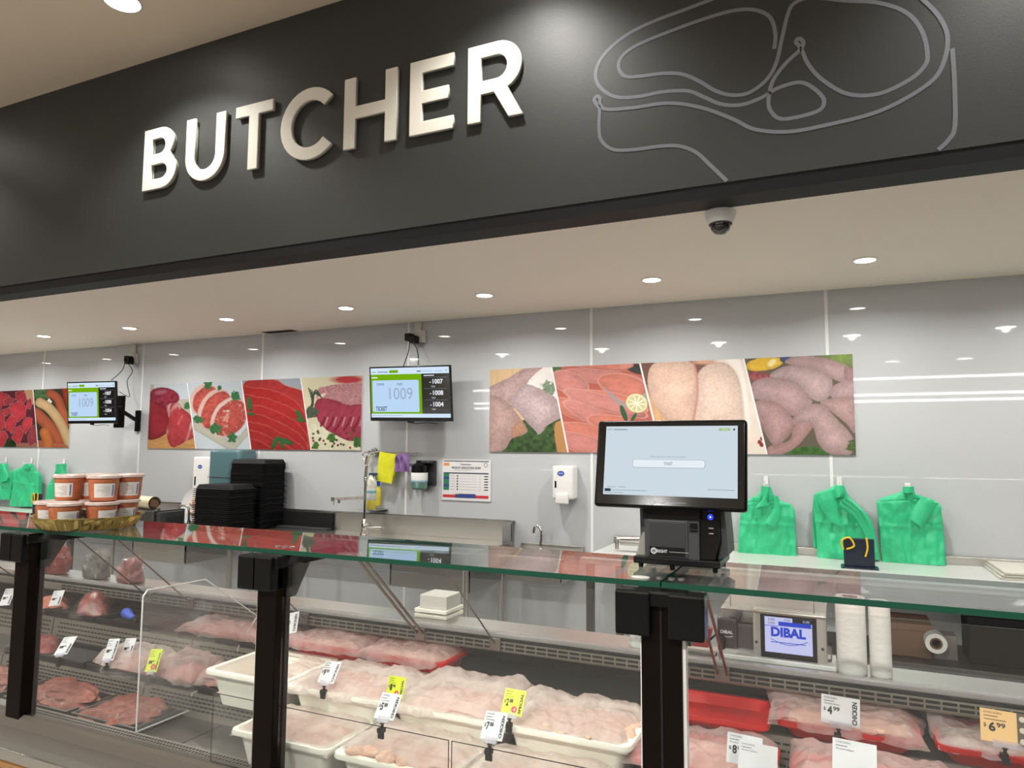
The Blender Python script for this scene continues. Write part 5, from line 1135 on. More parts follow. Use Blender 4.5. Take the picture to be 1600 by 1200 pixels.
# red tubs
RT = 'red tubs of chicken'
rd = [(-1.69, -1.395, 1.905, 2.09, T3, .858, 'rear red tub whose sheet hides it, left of the other'), (-1.385, -1.09, 1.905, 2.09, T3, .858, 'rear red tub with its red end showing under the steel nozzle')]
for a, b, y0, y1, zb, zt, lab in rd: tub('red_tub', lab, 'tub', a, b, y0, y1, zb, zt, M_red, RT, rim=.012, taper=.012)
for k, (a, b, y0, y1, zb, zt, lab) in enumerate(rd):
    bm = NB(); mass(bm, a+.02, b-.02, y0+.02, y1-.02, zt-.02, .022, k+31); tagp(build('chicken_layer', bm, M_chk, smooth=True), 'raw chicken in the ' + lab, 'chicken', 'layers of raw chicken', kind='stuff')
sheet('pink tinted sheet over the rear red tub at left', -1.70, -1.40, 1.88, 2.07, .862, .016, 33, m=M_filmp)
sheet('pink tinted sheet over the rear red tub with the showing end', -1.385, -1.12, 1.88, 2.07, .862, .016, 36, m=M_filmp, peaks=((.85, .8, .25, .01),))
tub('red_tub', 'empty red tub on the rear shelf right of the double post', 'tub', -.47, -.168, 1.86, 2.06, T3, .842, M_red, RT, rim=.010, taper=.012)
tub('red_tub', 'red tub behind the $4.99 tag', 'tub', -.155, .160, 1.885, 2.09, T3-.002, .853, M_red, RT, rim=.012, taper=.02)
tub('red_tub', 'red tub behind the orange 6.99 tag at the right edge', 'tub', .182, .50, 1.885, 2.10, T3-.002, .853, M_red, RT, rim=.012, taper=.02)
bm = NB(); mass(bm, -.13, .135, 1.91, 2.07, .838, .025, 41); tagp(build('chicken_layer', bm, M_chk, smooth=True), 'raw chicken in the red tub behind the $4.99 tag', 'chicken', 'layers of raw chicken', kind='stuff')
sheet('pinkish sheet flopping out of the red tub with the $4.99 tag', -.165, .15, 1.895, 2.06, .853, .020, 44, m=M_filmp, peaks=((0, .8, .3, .035), (.5, .9, .5, .01)), over=.015)
sheet('greyish clear sheet with a raised left corner over the red tub at the right edge', .19, .50, 1.90, 2.08, .853, .012, 47, m=film_mat('grey_film', (.70, .66, .66), .62), peaks=((0, .75, .28, .05),), wr=.012)
bm = NB(); mass(bm, .21, .475, 1.92, 2.08, .83, .02, 49); tagp(build('meat_layer', bm, M_chk, smooth=True), 'pale meat under the greyish sheet at the right edge', 'chicken', 'layers of raw chicken', kind='stuff')
pieces('small brownish chicken giblet on the rim of the $4.99 red tub', 'giblets along the rim of the $4.99 tub', .095, 1.905, .856, .04, .006, 10, .006, .010, M_chk, seed=14)
tub('red_tub', 'red tub on the middle shelf behind the $8.88 tag', 'tub', -.46, -.142, 1.665, 1.885, T2, .795, M_red, RT, rim=.012, taper=.02)
tub('red_tub', 'red tub at the bottom edge under the wide pinkish sheet', 'tub', -.118, .22, 1.665, 1.88, T2, .795, M_red, RT, rim=.012, taper=.02)
for k, (a, b, l) in enumerate(((-.43, -.17, 'raw chicken in the red tub with the $8.88 tag'), (-.09, .19, 'raw chicken in the red tub at the bottom edge'))):
    bm = NB(); mass(bm, a, b, 1.69, 1.86, .778, .03, k+51); tagp(build('chicken_layer', bm, M_breast, smooth=True), l, 'chicken', 'layers of raw chicken', kind='stuff')
sheet('pinkish white sheet over the red tub with the $8.88 tag', -.46, -.155, 1.675, 1.87, .797, .022, 53, m=M_filmp, peaks=((.7, .95, .3, .015),))
sheet('wide pinkish sheet with a raised left corner at the bottom edge', -.11, .215, 1.675, 1.87, .797, .030, 57, m=M_filmp, peaks=((.0, 1, .35, .03), (.4, .5, .5, .02)))
# ================================================================== DARK MEAT TRAYS AT LEFT
M_beef = meat_mat('raw_beef', (.16, .012, .012), (.30, .045, .035), fat=.2, scale=26, cf=(.50, .22, .18))
M_lamb = meat_mat('pale_mince', (.42, .10, .085), (.60, .24, .21), fat=.45, scale=60, cf=(.72, .45, .40))
M_thin = meat_mat('thin_beef', (.16, .035, .022), (.28, .075, .05), fat=.5, scale=32, cf=(.42, .20, .16))
def darktray(label, x0, x1, y0, y1, z, h=.022, m=None, grp='black display trays', skew=0):
    t = thing('display_tray', label, 'tray', ((x0+x1)/2, (y0+y1)/2, z), group=grp)
    hx, hy = (x1-x0)/2, (y1-y0)/2
    bm = NB(); box(bm, -hx+.01, hx-.01, -hy+.01, hy-.01, 0, .003)
    build('tray_base', bm, m or M_dkgrey, t)
    bm = NB()
    for a, b, c, d in ((-hx, hx, -hy, -hy+.008), (-hx, hx, hy-.008, hy), (-hx, -hx+.008, -hy+.008, hy-.008), (hx-.008, hx, -hy+.008, hy-.008)): box(bm, a, b, c, d, .0, h, bev=.002, seg=1)
    build('tray_rim', bm, m or M_blackm, t)
    for o in t.children:
        if skew: pass
    return t
def roast(label, cx, cy, z, rx, ry, rz_, seed, m, wrap=True, cat='meat'):
    t = thing('wrapped_roast', label, cat, (cx, cy, z))
    def blob(k, extra):
        bm = NB(); bmesh.ops.create_icosphere(bm, subdivisions=4, radius=1)
        for v in bm.verts:
            c = v.co.copy(); d = 1+.22*noise.noise(c*1.5+Vector((seed, 0, 0)))+(.05*noise.noise(c*6+Vector((seed, 0, 0))) if not extra else 0)
            zz = max(0, c.z); k2 = k*(1+ (extra*(1-zz)*1.1))
            v.co = Vector((c.x*rx*d*k2, c.y*ry*d*k2, (zz*rz_*d*(k+.0))+(.004 if c.z < 0 else .004)))
            if extra: v.co.z += .0015+.003*noise.noise(c*9)
        return bm
    build('roast', blob(1, 0), m, t, smooth=True)
    if wrap: build('cling_wrap', blob(1.05, .35), M_clear, t, smooth=True)
    return t
TG = 'black display trays of meat at left'
darktray('shallow grey tray of thin sliced beef at the bottom left, beside the left post', -2.56, -2.235, 1.525, 1.70, DECK, m=M_steel2, grp=TG)
darktray('shallow grey tray of thin sliced beef left of the acrylic divider', -2.215, -1.925, 1.525, 1.70, DECK, m=M_steel2, grp=TG)
darktray('grey tray behind the left post at the bottom left corner', -2.95, -2.60, 1.525, 1.70, DECK, m=M_steel2, grp=TG)
def slices(label, x0, x1, y0, y1, z, seed, m):
    t = thing('sliced_beef', label, 'meat', ((x0+x1)/2, (y0+y1)/2, z))
    rnd = random.Random(seed); n = 9
    for k in range(n):
        bm = NB(); L = (x1-x0)*rnd.uniform(.24, .34); W_ = (y1-y0)*rnd.uniform(.22, .34); s = rnd.random()*30
        def f(u, v):
            a, b = u*2-1, v*2-1; q = 1+.3*noise.noise(Vector((a*1.2, b*1.2, s)))
            a2 = a*math.sqrt(1-b*b/2)*q; b2 = b*math.sqrt(1-a*a/2)*q
            return Vector((a2*L, b2*W_, .012*(1-max(abs(a), abs(b))**4)+.007*noise.noise(Vector((a*2.2, b*2.2, s)))))
        grid(bm, f, 14, 12)
        col, row = k % 3, k//3
        o = build('slice', bm, m, t, smooth=True, loc=((col-1)*(x1-x0)*.26+rnd.uniform(-.01, .01), (row-1)*(y1-y0)*.25+rnd.uniform(-.01, .01), .006+.003*k), rot=(rnd.uniform(-.1, .1), rnd.uniform(-.1, .1), rnd.uniform(-.5, .5)))
    bm = NB(); hx, hy = (x1-x0)*.48, (y1-y0)*.50
    grid(bm, lambda u, v: Vector(((u*2-1)*hx, (v*2-1)*hy, .018+.03*(4*u*(1-u)*4*v*(1-v))**.4+.003*fr(u, v, seed, 9))), 30, 20)
    build('cling_wrap', bm, M_clear, t, smooth=True)
slices('fan of thin red beef slices under wrap by the left post', -2.55, -2.245, 1.535, 1.69, DECK+.004, 3, M_thin)
slices('fan of thin red beef slices under wrap left of the acrylic divider', -2.205, -1.935, 1.535, 1.69, DECK+.004, 8, M_thin)
slices('thin beef slices in the tray at the bottom left photo corner', -2.93, -2.62, 1.535, 1.69, DECK+.004, 12, M_thin)
# middle shelf
darktray('empty grey-black tray behind the tilted white tag at middle left', -2.90, -2.45, 1.72, 1.89, T2, grp=TG)
darktray('black tray holding the pink mince mound with the kibbi and lamb tags', -2.43, -2.10, 1.72, 1.89, T2, grp=TG)
darktray('black tray under the milky sheet right of the pink mince mound', -2.09, -1.93, 1.72, 1.89, T2, grp=TG)
darktray('black tray under the pink sheet behind the acrylic divider', -1.89, -1.80, 1.72, 1.89, T2, grp=TG)
roast('dark red beef joint under wrap behind the left post, middle shelf', -2.83, 1.80, T2+.004, .10, .07, .055, 2.2, M_beef)
roast('mound of pale pink mince behind the kibbi and lamb tags', -2.28, 1.80, T2+.004, .13, .075, .05, 5.1, M_lamb)
sheet('milky sheet draped on the mound behind the kibbi and lamb tags', -2.40, -2.16, 1.735, 1.875, T2+.055, .018, 61, over=.01, droop=.03)
sheet('pinkish sheet over the tray beside the yellow special tag', -2.12, -1.93, 1.73, 1.88, T2+.035, .04, 63, m=M_filmp, droop=.02)
sheet('pinkish sheet over the tray just behind the acrylic divider', -1.895, -1.80, 1.73, 1.88, T2+.035, .03, 64, m=M_filmp, droop=.01)
for k, (a, b) in enumerate(((-2.11, -1.93), (-1.89, -1.80))):
    bm = NB(); mass(bm, a+.005, b-.005, 1.74, 1.87, T2+.012, .045, 71+k); tagp(build('meat_layer', bm, M_lamb, smooth=True), ['pink mince under the sheet beside the yellow special tag', 'pink mince under the sheet behind the acrylic divider'][k], 'meat', 'pink mince under sheets', kind='stuff')
# rear shelf
darktray('black tray with the big wrapped beef joint on the rear shelf', -2.96, -2.66, 1.905, 2.08, T3, grp=TG)
darktray('empty black tray with a blue glove on the rear shelf', -2.65, -2.36, 1.905, 2.08, T3, grp=TG)
darktray('black tray on the rear shelf behind the left post', -3.30, -2.98, 1.905, 2.08, T3, grp=TG)
darktray('black tray of pink meat on the rear shelf behind the divider', -2.20, -1.72, 1.905, 2.08, T3, grp=TG)
roast('big wrapped beef joint on the rear shelf right of the white tag', -2.77, 1.985, T3+.004, .075, .06, .085, 8.3, M_beef)
roast('orange-pink wrapped joint on the rear shelf by the left post', -3.04, 1.98, T3+.004, .085, .06, .05, 9.9, meat_mat('salmon_meat', (.50, .09, .05), (.62, .20, .13), fat=.3, scale=14))
bm = NB(); mass(bm, -2.19, -1.73, 1.92, 2.07, T3+.01, .05, 81); tagp(build('meat_layer', bm, M_lamb, smooth=True), 'pink meat on the rear shelf behind the divider', 'meat', 'pink mince under sheets', kind='stuff')
sheet('pinkish sheet over the rear shelf meat behind the divider', -2.20, -1.72, 1.91, 2.07, T3+.035, .025, 83, m=M_filmp, droop=.015)
t = thing('blue_glove', 'bright blue glove tip lying in the empty rear tray', 'glove', (-2.56, 1.98, T3+.004))
bm = NB(); tube(bm, catmull([(-.035, .01, .02), (-.01, 0, .028), (.02, -.01, .022), (.045, -.012, .018)], 5), [.010, .016, .019, .020, .020, .020, .019, .018, .017, .015, .014, .013, .012, .011, .010, .006], 12); build('glove_fingers', bm, mat('nitrile_blue', (.06, .12, .62), rough=.4), t, smooth=True)
bm = NB(); tube(bm, [(.04, -.012, .016), (.085, -.03, .008)], .008, 8); build('dark_handle', bm, M_blackm, t)
# packs on the service ledge (left)
def pack(label, px, py, w_, h_, m, seed, flat=.6):
    c = at_z(px, py, DZ); t = thing('meat_pack', label, 'pack', (c.x, 2.10, DZ+.002), group='packed goods on the service ledge')
    def bagm(k, jit):
        bm = NB(); bmesh.ops.create_icosphere(bm, subdivisions=4, radius=1)
        for v in bm.verts:
            q = v.co.copy(); mx = max(abs(q.x), abs(q.y), abs(q.z)); b_ = q.lerp(q/mx*.86, .65); d = k*(1+.30*noise.noise(q*1.6+Vector((seed, 0, 0)))+jit*noise.noise(q*5+Vector((0, seed, 0))))
            zz = (max(-.8, b_.z)+.8)/1.6; v.co = Vector((b_.x*w_/2*d*(1.1-.35*zz), b_.y*.045*d, zz*h_*d))
        return bm
    build('pack_contents', bagm(1, .08), m, t, smooth=True)
    bm = bagm(1.07, .16)
    build('clear_bag', bm, M_clear, t, smooth=True)
    return t
tpk = pack('clear bag of diced dark red beef on the ledge right of the left post', 85, 895, .16, .115, M_beef, 1.5)
bm = NB(); rrect(bm, (-.05, -.045, .10), XV, (Vector((0, .5, .86))), 0, .06, 0, .035, .004); build('pack_label', bm, M_white, tpk)
pack('greyish bagged parcel beside the diced beef bag', 143, 905, .10, .095, mat('grey_parcel', (.16, .16, .15), rough=.5, var=.2, vscale=30), 3.7)
pack('pinkish bagged parcel right of the grey parcel', 180, 915, .09, .085, mat('pink_parcel', (.30, .12, .12), rough=.5, var=.2, vscale=30), 6.2)
pack('bag of pale meat cut off by the left photo edge', -5, 905, .14, .17, M_lamb, 8.4)
# ================================================================== THINGS ON THE LEDGE AT RIGHT
M_roll = mat('poly_bag_roll', (.80, .79, .76), rough=.4, bump=.25, bscale=30, aniso=(1, 1, 3))
def bagroll(label, px0, px1, ytop, ybot, Y=2.10):
    a = at_y((px0+px1)/2, ybot, Y); b = at_y((px0+px1)/2, ytop, Y); r = (at_y(px1, ybot, Y).x-at_y(px0, ybot, Y).x)/2*.95; h = b.z-DZ
    t = thing('bag_roll', label, 'roll', (a.x, Y, DZ), group='upright rolls of produce bags')
    bm = NB(); lathe(bm, [(r*.97, 0), (r, .006), (r*1.0, h*.5), (r*1.0, h-.006), (r*.97, h), (r*.55, h)], seg=32); build('rolled_bags', bm, M_roll, t, smooth=True)
    bm = NB(); lathe(bm, [(r*.55, h), (r*.55, h-.06), (r*.45, h-.06), (r*.45, h)], seg=24); build('roll_core', bm, mat('core_card', (.45, .36, .26), rough=.8), t, smooth=True)
bagroll('fatter white roll of produce bags standing right of the scale', 1307, 1357, 932, 1056)
bagroll('slimmer white roll of produce bags beside the fatter roll', 1359, 1396, 939, 1061)
bagroll('short white roll of bags left of the double post', 984, 1012, 948, 1011)
# scale
sY = 2.10
a, b = at_y(1177, 1030, sY), at_y(1291, 962, sY)
t = thing('counter_scale', 'counter weighing scale with lit blue display and clear tray above', 'scale', (a.x, sY, DZ))
bm = NB(); box(bm, a.x-.0, b.x, sY, sY+.035, a.z, b.z, bev=.008); build('display_housing', bm, mat('scale_silver', (.50, .48, .44), rough=.3, metal=.5), t, world=True)
bm = NB(); box(bm, a.x+.02, b.x+.01, sY+.02, sY+.20, DZ+.01, a.z+.01, bev=.01); box(bm, a.x-.08, a.x+.03, sY+.06, sY+.20, DZ+.002, a.z+.08, bev=.01); build('scale_body', bm, mat('scale_dark', (.12, .10, .10), rough=.4), t, world=True)
w_, h_ = b.x-a.x, b.z-a.z; O = Vector((a.x, sY-.0008, a.z)); O2 = O-YV*.0004; O3 = O-YV*.0008; O4 = O-YV*.0012
bm = NB(); rect(bm, O, XV, ZV, w_*.11, w_*.87, h_*.08, h_*.92, 0); rect(bm, O2, XV, ZV, w_*.17, w_*.81, h_*.19, h_*.88, 1)
rect(bm, O3, XV, ZV, w_*.36, w_*.80, h_*.715, h_*.80, 2); rect(bm, O3, XV, ZV, w_*.55, w_*.81, h_*.80, h_*.88, 0); rect(bm, O3, XV, ZV, w_*.17, w_*.36, h_*.70, h_*.712, 2)
text(bm, 'DIBAL', O4+XV*(w_*.255)+ZV*(h_*.50), XV, ZV, w=w_*.47, h=h_*.19, mi=2, bold=.05)
text(bm, '0,000', O4+XV*(w_*.22)+ZV*(h_*.80), XV, ZV, w=w_*.09, h=h_*.055, mi=3); text(bm, '0,000', O4+XV*(w_*.22)+ZV*(h_*.73), XV, ZV, w=w_*.09, h=h_*.055, mi=3)
text(bm, '0,00', O4+XV*(w_*.44)+ZV*(h_*.81), XV, ZV, w=w_*.08, h=h_*.05, mi=3); text(bm, '0,00', O4+XV*(w_*.69)+ZV*(h_*.81), XV, ZV, w=w_*.09, h=h_*.05, mi=1)
ribbon(bm, [O4+XV*(w_*q)+ZV*(h_*(.455-.10*math.sin(PI*(q-.25)/.5)**1)) for q in [.25+.5*k/10 for k in range(11)]], .0016, YV, mi=2); rect(bm, O4, XV, ZV, w_*.25, w_*.72, h_*.385, h_*.40, 2)
build('lit_display', bm, [M_blackm, emis('scale_screen', (.62, .62, .95), .95), emis('scale_blue', (.03, .07, .62), .9), INK], t, world=True)
for u, v in ((.05, .35), (.94, .35)):
    bm = NB(); disc(bm, O2+XV*(w_*u)+ZV*(h_*v), XV, ZV, .004, 14); build('screw', bm, M_dkgrey, t, world=True)
pl = at_y(1127, 958, sY).x; pr = at_y(1291, 966, sY).x; zt = at_y(1180, 950, sY).z
bm = NB(); box(bm, pl, pr, sY-.005, sY+.20, zt-.012, zt-.004, bev=.003); build('weighing_plate', bm, M_steel, t, world=True)
bm = NB()
q = [(pl+.025, zt), (pl+.025, zt+.045), (pr-.03, zt+.045), (pr-.03, zt)]
tube(bm, [(x, sY, z) for x, z in q], .0022, 6); build('wire_guard', bm, M_chrome, t, world=True)
bm = NB(); box(bm, pl+.0, pr+.02, sY-.02, sY+.1, DZ+.0, DZ+.012, bev=.002); build('clear_foot', bm, M_acedge, t, world=True)
a = at_y(1122, 1035, sY+.05); b = at_y(1152, 965, sY+.05)
t = thing('label_printer', 'dark label printer with brand name beside the scale', 'printer', (a.x, sY+.05, DZ))
bm = NB(); box(bm, a.x, b.x, sY+.04, sY+.18, DZ+.001, b.z, bev=.008); build('printer_body', bm, mat('printer_dark', (.05, .035, .04), rough=.35), t, world=True)
bm = NB(); text(bm, 'DIBAL', (a.x+.01, sY+.0392, b.z-.045), XV, ZV, w=.034, h=.009, bold=.03); ribbon(bm, [Vector((a.x+.014+.03*k/6, sY+.0392, b.z-.051-.003*math.sin(PI*k/6))) for k in range(7)], .0015, YV); build('printer_lettering', bm, M_white, t, world=True)
bm = NB(); tube(bm, catmull([(a.x-.02, sY+.02, DZ+.03), (a.x+.0, sY+.02, DZ+.05), (a.x+.02, sY+.03, DZ+.045), (a.x+.02, sY+.03, DZ+.0)], 5), .003, 6); build('printer_cable', bm, M_black, t, world=True)
c = at_y(1090, 985, sY)
t = thing('red_sealer', 'small red tape sealer on the ledge just right of the double post', 'sealer', (c.x, sY, DZ))
bm = NB(); prism(bm, [(-.03, .02), (.03, .02), (.04, .07), (.005, .085), (-.025, .05)], -.01, .015); build('sealer_body', bm, mat('dull_red', (.30, .015, .02), rough=.4), t)
bm = NB(); prism(bm, [(-.05, .0), (-.045, .0), (.01, .12), (.005, .125)], -.005, .005); box(bm, -.05, .05, -.015, .02, 0, .005); build('sealer_frame', bm, M_steel2, t)
# ================================================================== TICKET KIOSK ON THE GLASS
KY = 1.50
bl = at_y(927, 790, KY); br = at_y(1167, 803.5, KY); tl = at_y(933.5, 657, KY+.036)
tl.x = bl.x+.002; W = br.x-bl.x; Hh = (tl-bl).length; X = XV.copy(); Z = Vector((0, tl.y-bl.y, tl.z-bl.z)).normalized(); N = Z.cross(X).normalized()*-1
if N.y < 0: N = -N
O = bl.copy(); M = Matrix(((X.x, N.x, Z.x, O.x), (X.y, N.y, Z.y, O.y), (X.z, N.z, Z.z, O.z), (0, 0, 0, 1)))
t = thing('ticket_kiosk', 'black touch-screen ticket kiosk standing on the counter glass', 'kiosk', (-.31, 1.57, ZG))
bm = NB(); box(bm, 0, W, .001, .024, 0, Hh, bev=.009, seg=4, M=M); box(bm, .02, W-.02, .02, .042, .02, Hh-.02, bev=.01, M=M); build('screen_housing', bm, M_black, t, world=True, smooth=True)
P = lambda u, v, k=0: O+X*u+Z*v-N*(.0006*k)
bm = NB(); box(bm, .006, W-.006, -.0006, .004, .006, Hh-.006, M=M); build('bezel_glass', bm, M_screenbk, t, world=True)
sx0, sx1, sz0, sz1 = W*.066, W*.945, Hh*.135, Hh*.925
bm = NB(); o = P(0, 0, 2); rect(bm, o, X, Z, sx0, sx1, sz0, sz1, 0); w_, h_ = sx1-sx0, sz1-sz0; o = P(sx0, sz0, 3)
rrect(bm, o, X, Z, w_*.222, w_*.772, h_*.395, h_*.515, .006, 2); o = P(sx0, sz0, 3.5); rrect(bm, o, X, Z, w_*.226, w_*.768, h_*.402, h_*.510, .005, 1)
o = P(sx0, sz0, 4)
def T(s, u, v, w=None, h=None, mi=3, bold=0, al='l'): text(bm, s, o+X*(w_*u)+Z*(h_*v), X, Z, w=w and w*w_, h=h and h*h_, mi=mi, bold=bold, align=al)
T('TICKET', .465, .435, .065, .042, 3, .0); T('Please select from the services below', .36, .545, .27, .022, 4); T('FOODWORKS', .065, .942, .105, .018, 3, .03); rect(bm, o, X, Z, w_*.012, w_*.055, h_*.948, h_*.957, 4)
rrect(bm, o, X, Z, w_*.865, w_*.948, h_*.928, h_*.965, .002, 5); rect(bm, o, X, Z, w_*.885, w_*.93, h_*.941, h_*.951, 1)
disc(bm, o+X*(w_*.975)+Z*(h_*.945), X, Z, .0022, 10, 3)
rect(bm, o, X, Z, w_*.012, w_*.06, h_*.045, h_*.085, 3); [rect(bm, o, X, Z, w_*a_, w_*b_, h_*c_, h_*(c_+.007), 4) for a_, b_, c_ in ((.03, .10, .108), (.12, .18, .108), (.065, .34, .062), (.012, .16, .025), (.79, .98, .105))]
build('lit_display', bm, [emis('kiosk_ice', (.66, .76, .84), .92), emis('kiosk_white', (.80, .88, .93), .98), emis('kiosk_line', (.40, .46, .52), .9), INK, emis('kiosk_grey', (.30, .33, .38), .9), emis('kiosk_green', (.38, .62, .18), .9)], t, world=True)
def logo(bm, o, X, Z, s):
    ring(bm, o+Z*(s*.5)+X*(s*.5), X, Z, s*.28, s*.52, 22); tube_ = None
    text(bm, 'Q', o+X*(s*.32)+Z*(s*.26), X, Z, w=s*.36, h=s*.5, bold=.03); text(bm, 'RIGHT', o+X*(s*1.02)+Z*(s*.25), X, Z, w=s*1.7, h=s*.52, bold=.04)
    rect(bm, o, X, Z, s*3.0, s*6.2, s*.44, s*.50)
bm = NB(); logo(bm, P(W*.385, Hh*.035, 2), X, Z, Hh*.065); build('bezel_logo', bm, emis('logo_white', (.7, .7, .7), .8), t, world=True)
# body
bx0, bx1 = at_y(1007, 850, 1.53).x, at_y(1093, 850, 1.53).x; zb, zt = ZG+.022, bl.z+.02
bm = NB(); box(bm, bx0, bx1, 1.53, 1.66, zb, zt, bev=.003); build('printer_block', bm, M_dkgrey, t, world=True)
bm = NB(); box(bm, bx0-.003, bx1+.003, 1.526, 1.54, zt-.045, zt, bev=.002); build('paper_mouth', bm, M_screenbk, t, world=True)
dx1 = bx0+(bx1-bx0)*.80
bm = NB(); box(bm, bx0+.008, dx1, 1.5265, 1.532, zb+.005, zt-.046, bev=.002); dr = build('printer_door', bm, M_dkgrey, t, world=True)
bm = NB(); box(bm, bx0+.012, dx1-.004, 1.5255, 1.528, zb+.010, zt-.050, bev=.001); build('door_panel', bm, mat('door_grey', (.03, .032, .034), rough=.4), dr)
bm = NB(); box(bm, bx0+.012, dx1-.006, 1.5245, 1.5265, zb+.008, zb+.026); build('logo_strip', bm, M_screenbk, dr)
bm = NB(); logo(bm, Vector((bx0+.015, 1.5238, zb+.0105)), XV, ZV, .013); build('door_logo', bm, bpy.data.materials['logo_white'], dr)
bm = NB(); box(bm, dx1+.004, bx1-.003, 1.5255, 1.53, zt-.062, zt-.05, bev=.001); box(bm, dx1+.004, bx1-.003, 1.5262, 1.53, zt-.068, zt-.065); build('door_latch', bm, M_screenbk, t, world=True)
bm = NB(); sx = bx1+.001; ex = at_y(1120, 850, 1.54).x
prism(bm, [(sx, zb+.004), (ex-.004, zb+.004), (ex+.006, zb+.045), (ex+.003, zt), (sx, zt)], 1.54, 1.65); build('side_cheek', bm, M_screenbk, t, world=True)
bm = NB(); prism(bm, [(ex-.002, zb), (ex+.020, zb+.012), (ex+.018, zb+.05), (ex+.010, zt+.02), (ex+.002, zt+.02), (ex+.007, zb+.045)], 1.56, 1.66); build('side_cover', bm, M_dkgrey, t, world=True)
bm = NB(); prism(bm, [(bx0-.001, zb), (bx0-.018, zb+.0), (bx0-.02, zt), (bx0-.001, zt)], 1.57, 1.66); build('side_cover', bm, M_dkgrey, t, world=True)
bm = NB(); prism(bm, [(bx0-.001, zb+.002), (bx0-.024, zb+.002), (bx0-.010, zb+.05), (bx0-.001, zb+.053)], 1.55, 1.60); build('pale_side_wedge', bm, mat('wedge_grey', (.33, .33, .30), rough=.4), t, world=True)
bm = NB(); box(bm, bx0-.024, ex+.008, 1.525, 1.67, ZG+.010, zb+.003, bev=.003); build('base_plate', bm, M_black, t, world=True)
for fx, fy in ((bx0-.012, 1.545), ((bx0+bx1)/2, 1.535), (ex-.004, 1.54), (bx0-.01, 1.655), (ex-.004, 1.655)):
    bm = NB(); lathe(bm, [(.005, 0), (.006, .011)], c=(fx, fy, ZG), seg=10); build('foot', bm, M_black, t, world=True)
pb = at_y(1110, 808, 1.54)
bm = NB(); disc(bm, (pb.x, 1.5395, pb.z), XV, ZV, .006, 18); build('power_button', bm, emis('led_blue', (.02, .03, 1.0), 3), t, world=True)
bm = NB(); disc(bm, (pb.x, 1.5390, pb.z), XV, ZV, .0016, 10); build('button_icon', bm, emis('led_pale', (.5, .7, 1), 3), t, world=True)
for k in range(2):
    bm = NB(); rect(bm, (pb.x-.004, 1.5393, pb.z-.024-.011*k), XV, ZV, 0, .010, 0, .002); build('port_light', bm, mat('port_grey', (.35, .35, .38), rough=.4), t, world=True)
# small white disc left on the glass
c = at_z(1000, 903, ZG); bm = NB(); lathe(bm, [(.014, 0), (.014, .0015), (.0, .0015)], c=(c.x, 1.415, ZG+.0004), seg=20, sx=1.3); tagp(build('round_sticker', bm, M_white), 'round white sticker on the counter glass before the kiosk', 'sticker')
# ================================================================== GOLD TRAY WITH SAUCE TUBS
nearp = at_z(137, 831, ZG); rp_, dp_ = Vector((.574, .819, 0)), Vector((-.819, .574, 0)); cc = nearp+dp_*.130; TX, TY = cc.x, cc.y
t = thing('gold_platter', 'fluted gold foil platter on the counter glass holding sauce tubs', 'platter', (TX, TY, ZG))
M_gold = mat('gold_foil', (.52, .41, .15), rough=.22, metal=1)
bm = NB(); R0 = .143
prof = [(.0, .002), (R0*.86, .002), (R0*.90, .006), (R0*1.02, .036), (R0*1.08, .038), (R0*1.085, .041), (R0*1.02, .0385), (R0*.89, .0085), (R0*.85, .0045), (0, .0045)]
rings = []; seg = 128
for i, (r, z) in enumerate(prof):
    rr_ = []
    for k in range(seg):
        a = 2*PI*k/seg; fl = .035*math.cos(a*32) if 2 <= i <= 3 or 6 <= i <= 7 else 0
        rr_.append(bm.verts.new((r*(1+fl)*math.cos(a)*1.0, r*(1+fl)*math.sin(a), z)))
    rings.append(rr_)
for p, q in zip(rings[1:], rings[2:-1]):
    for k in range(seg): bm.faces.new((p[k], p[(k+1) % seg], q[(k+1) % seg], q[k]))
bm.faces.new(rings[1][::-1]); bm.faces.new(rings[-2])
for v in rings[0]+rings[-1]: bm.verts.remove(v)
build('foil_dish', bm, M_gold, t, smooth=True)
M_tubclear = mat('frosted_tub', (.50, .165, .075), rough=.22, coat=.4)
M_sauce = mat('orange_sauce', (.46, .14, .06), rough=.3, var=.15, vscale=30)
M_lid = mat('frosted_lid', (.74, .60, .56), rough=.25, coat=.3, var=.12, vscale=60)
M_lab = mat('tub_label', (.70, .69, .66), rough=.55)
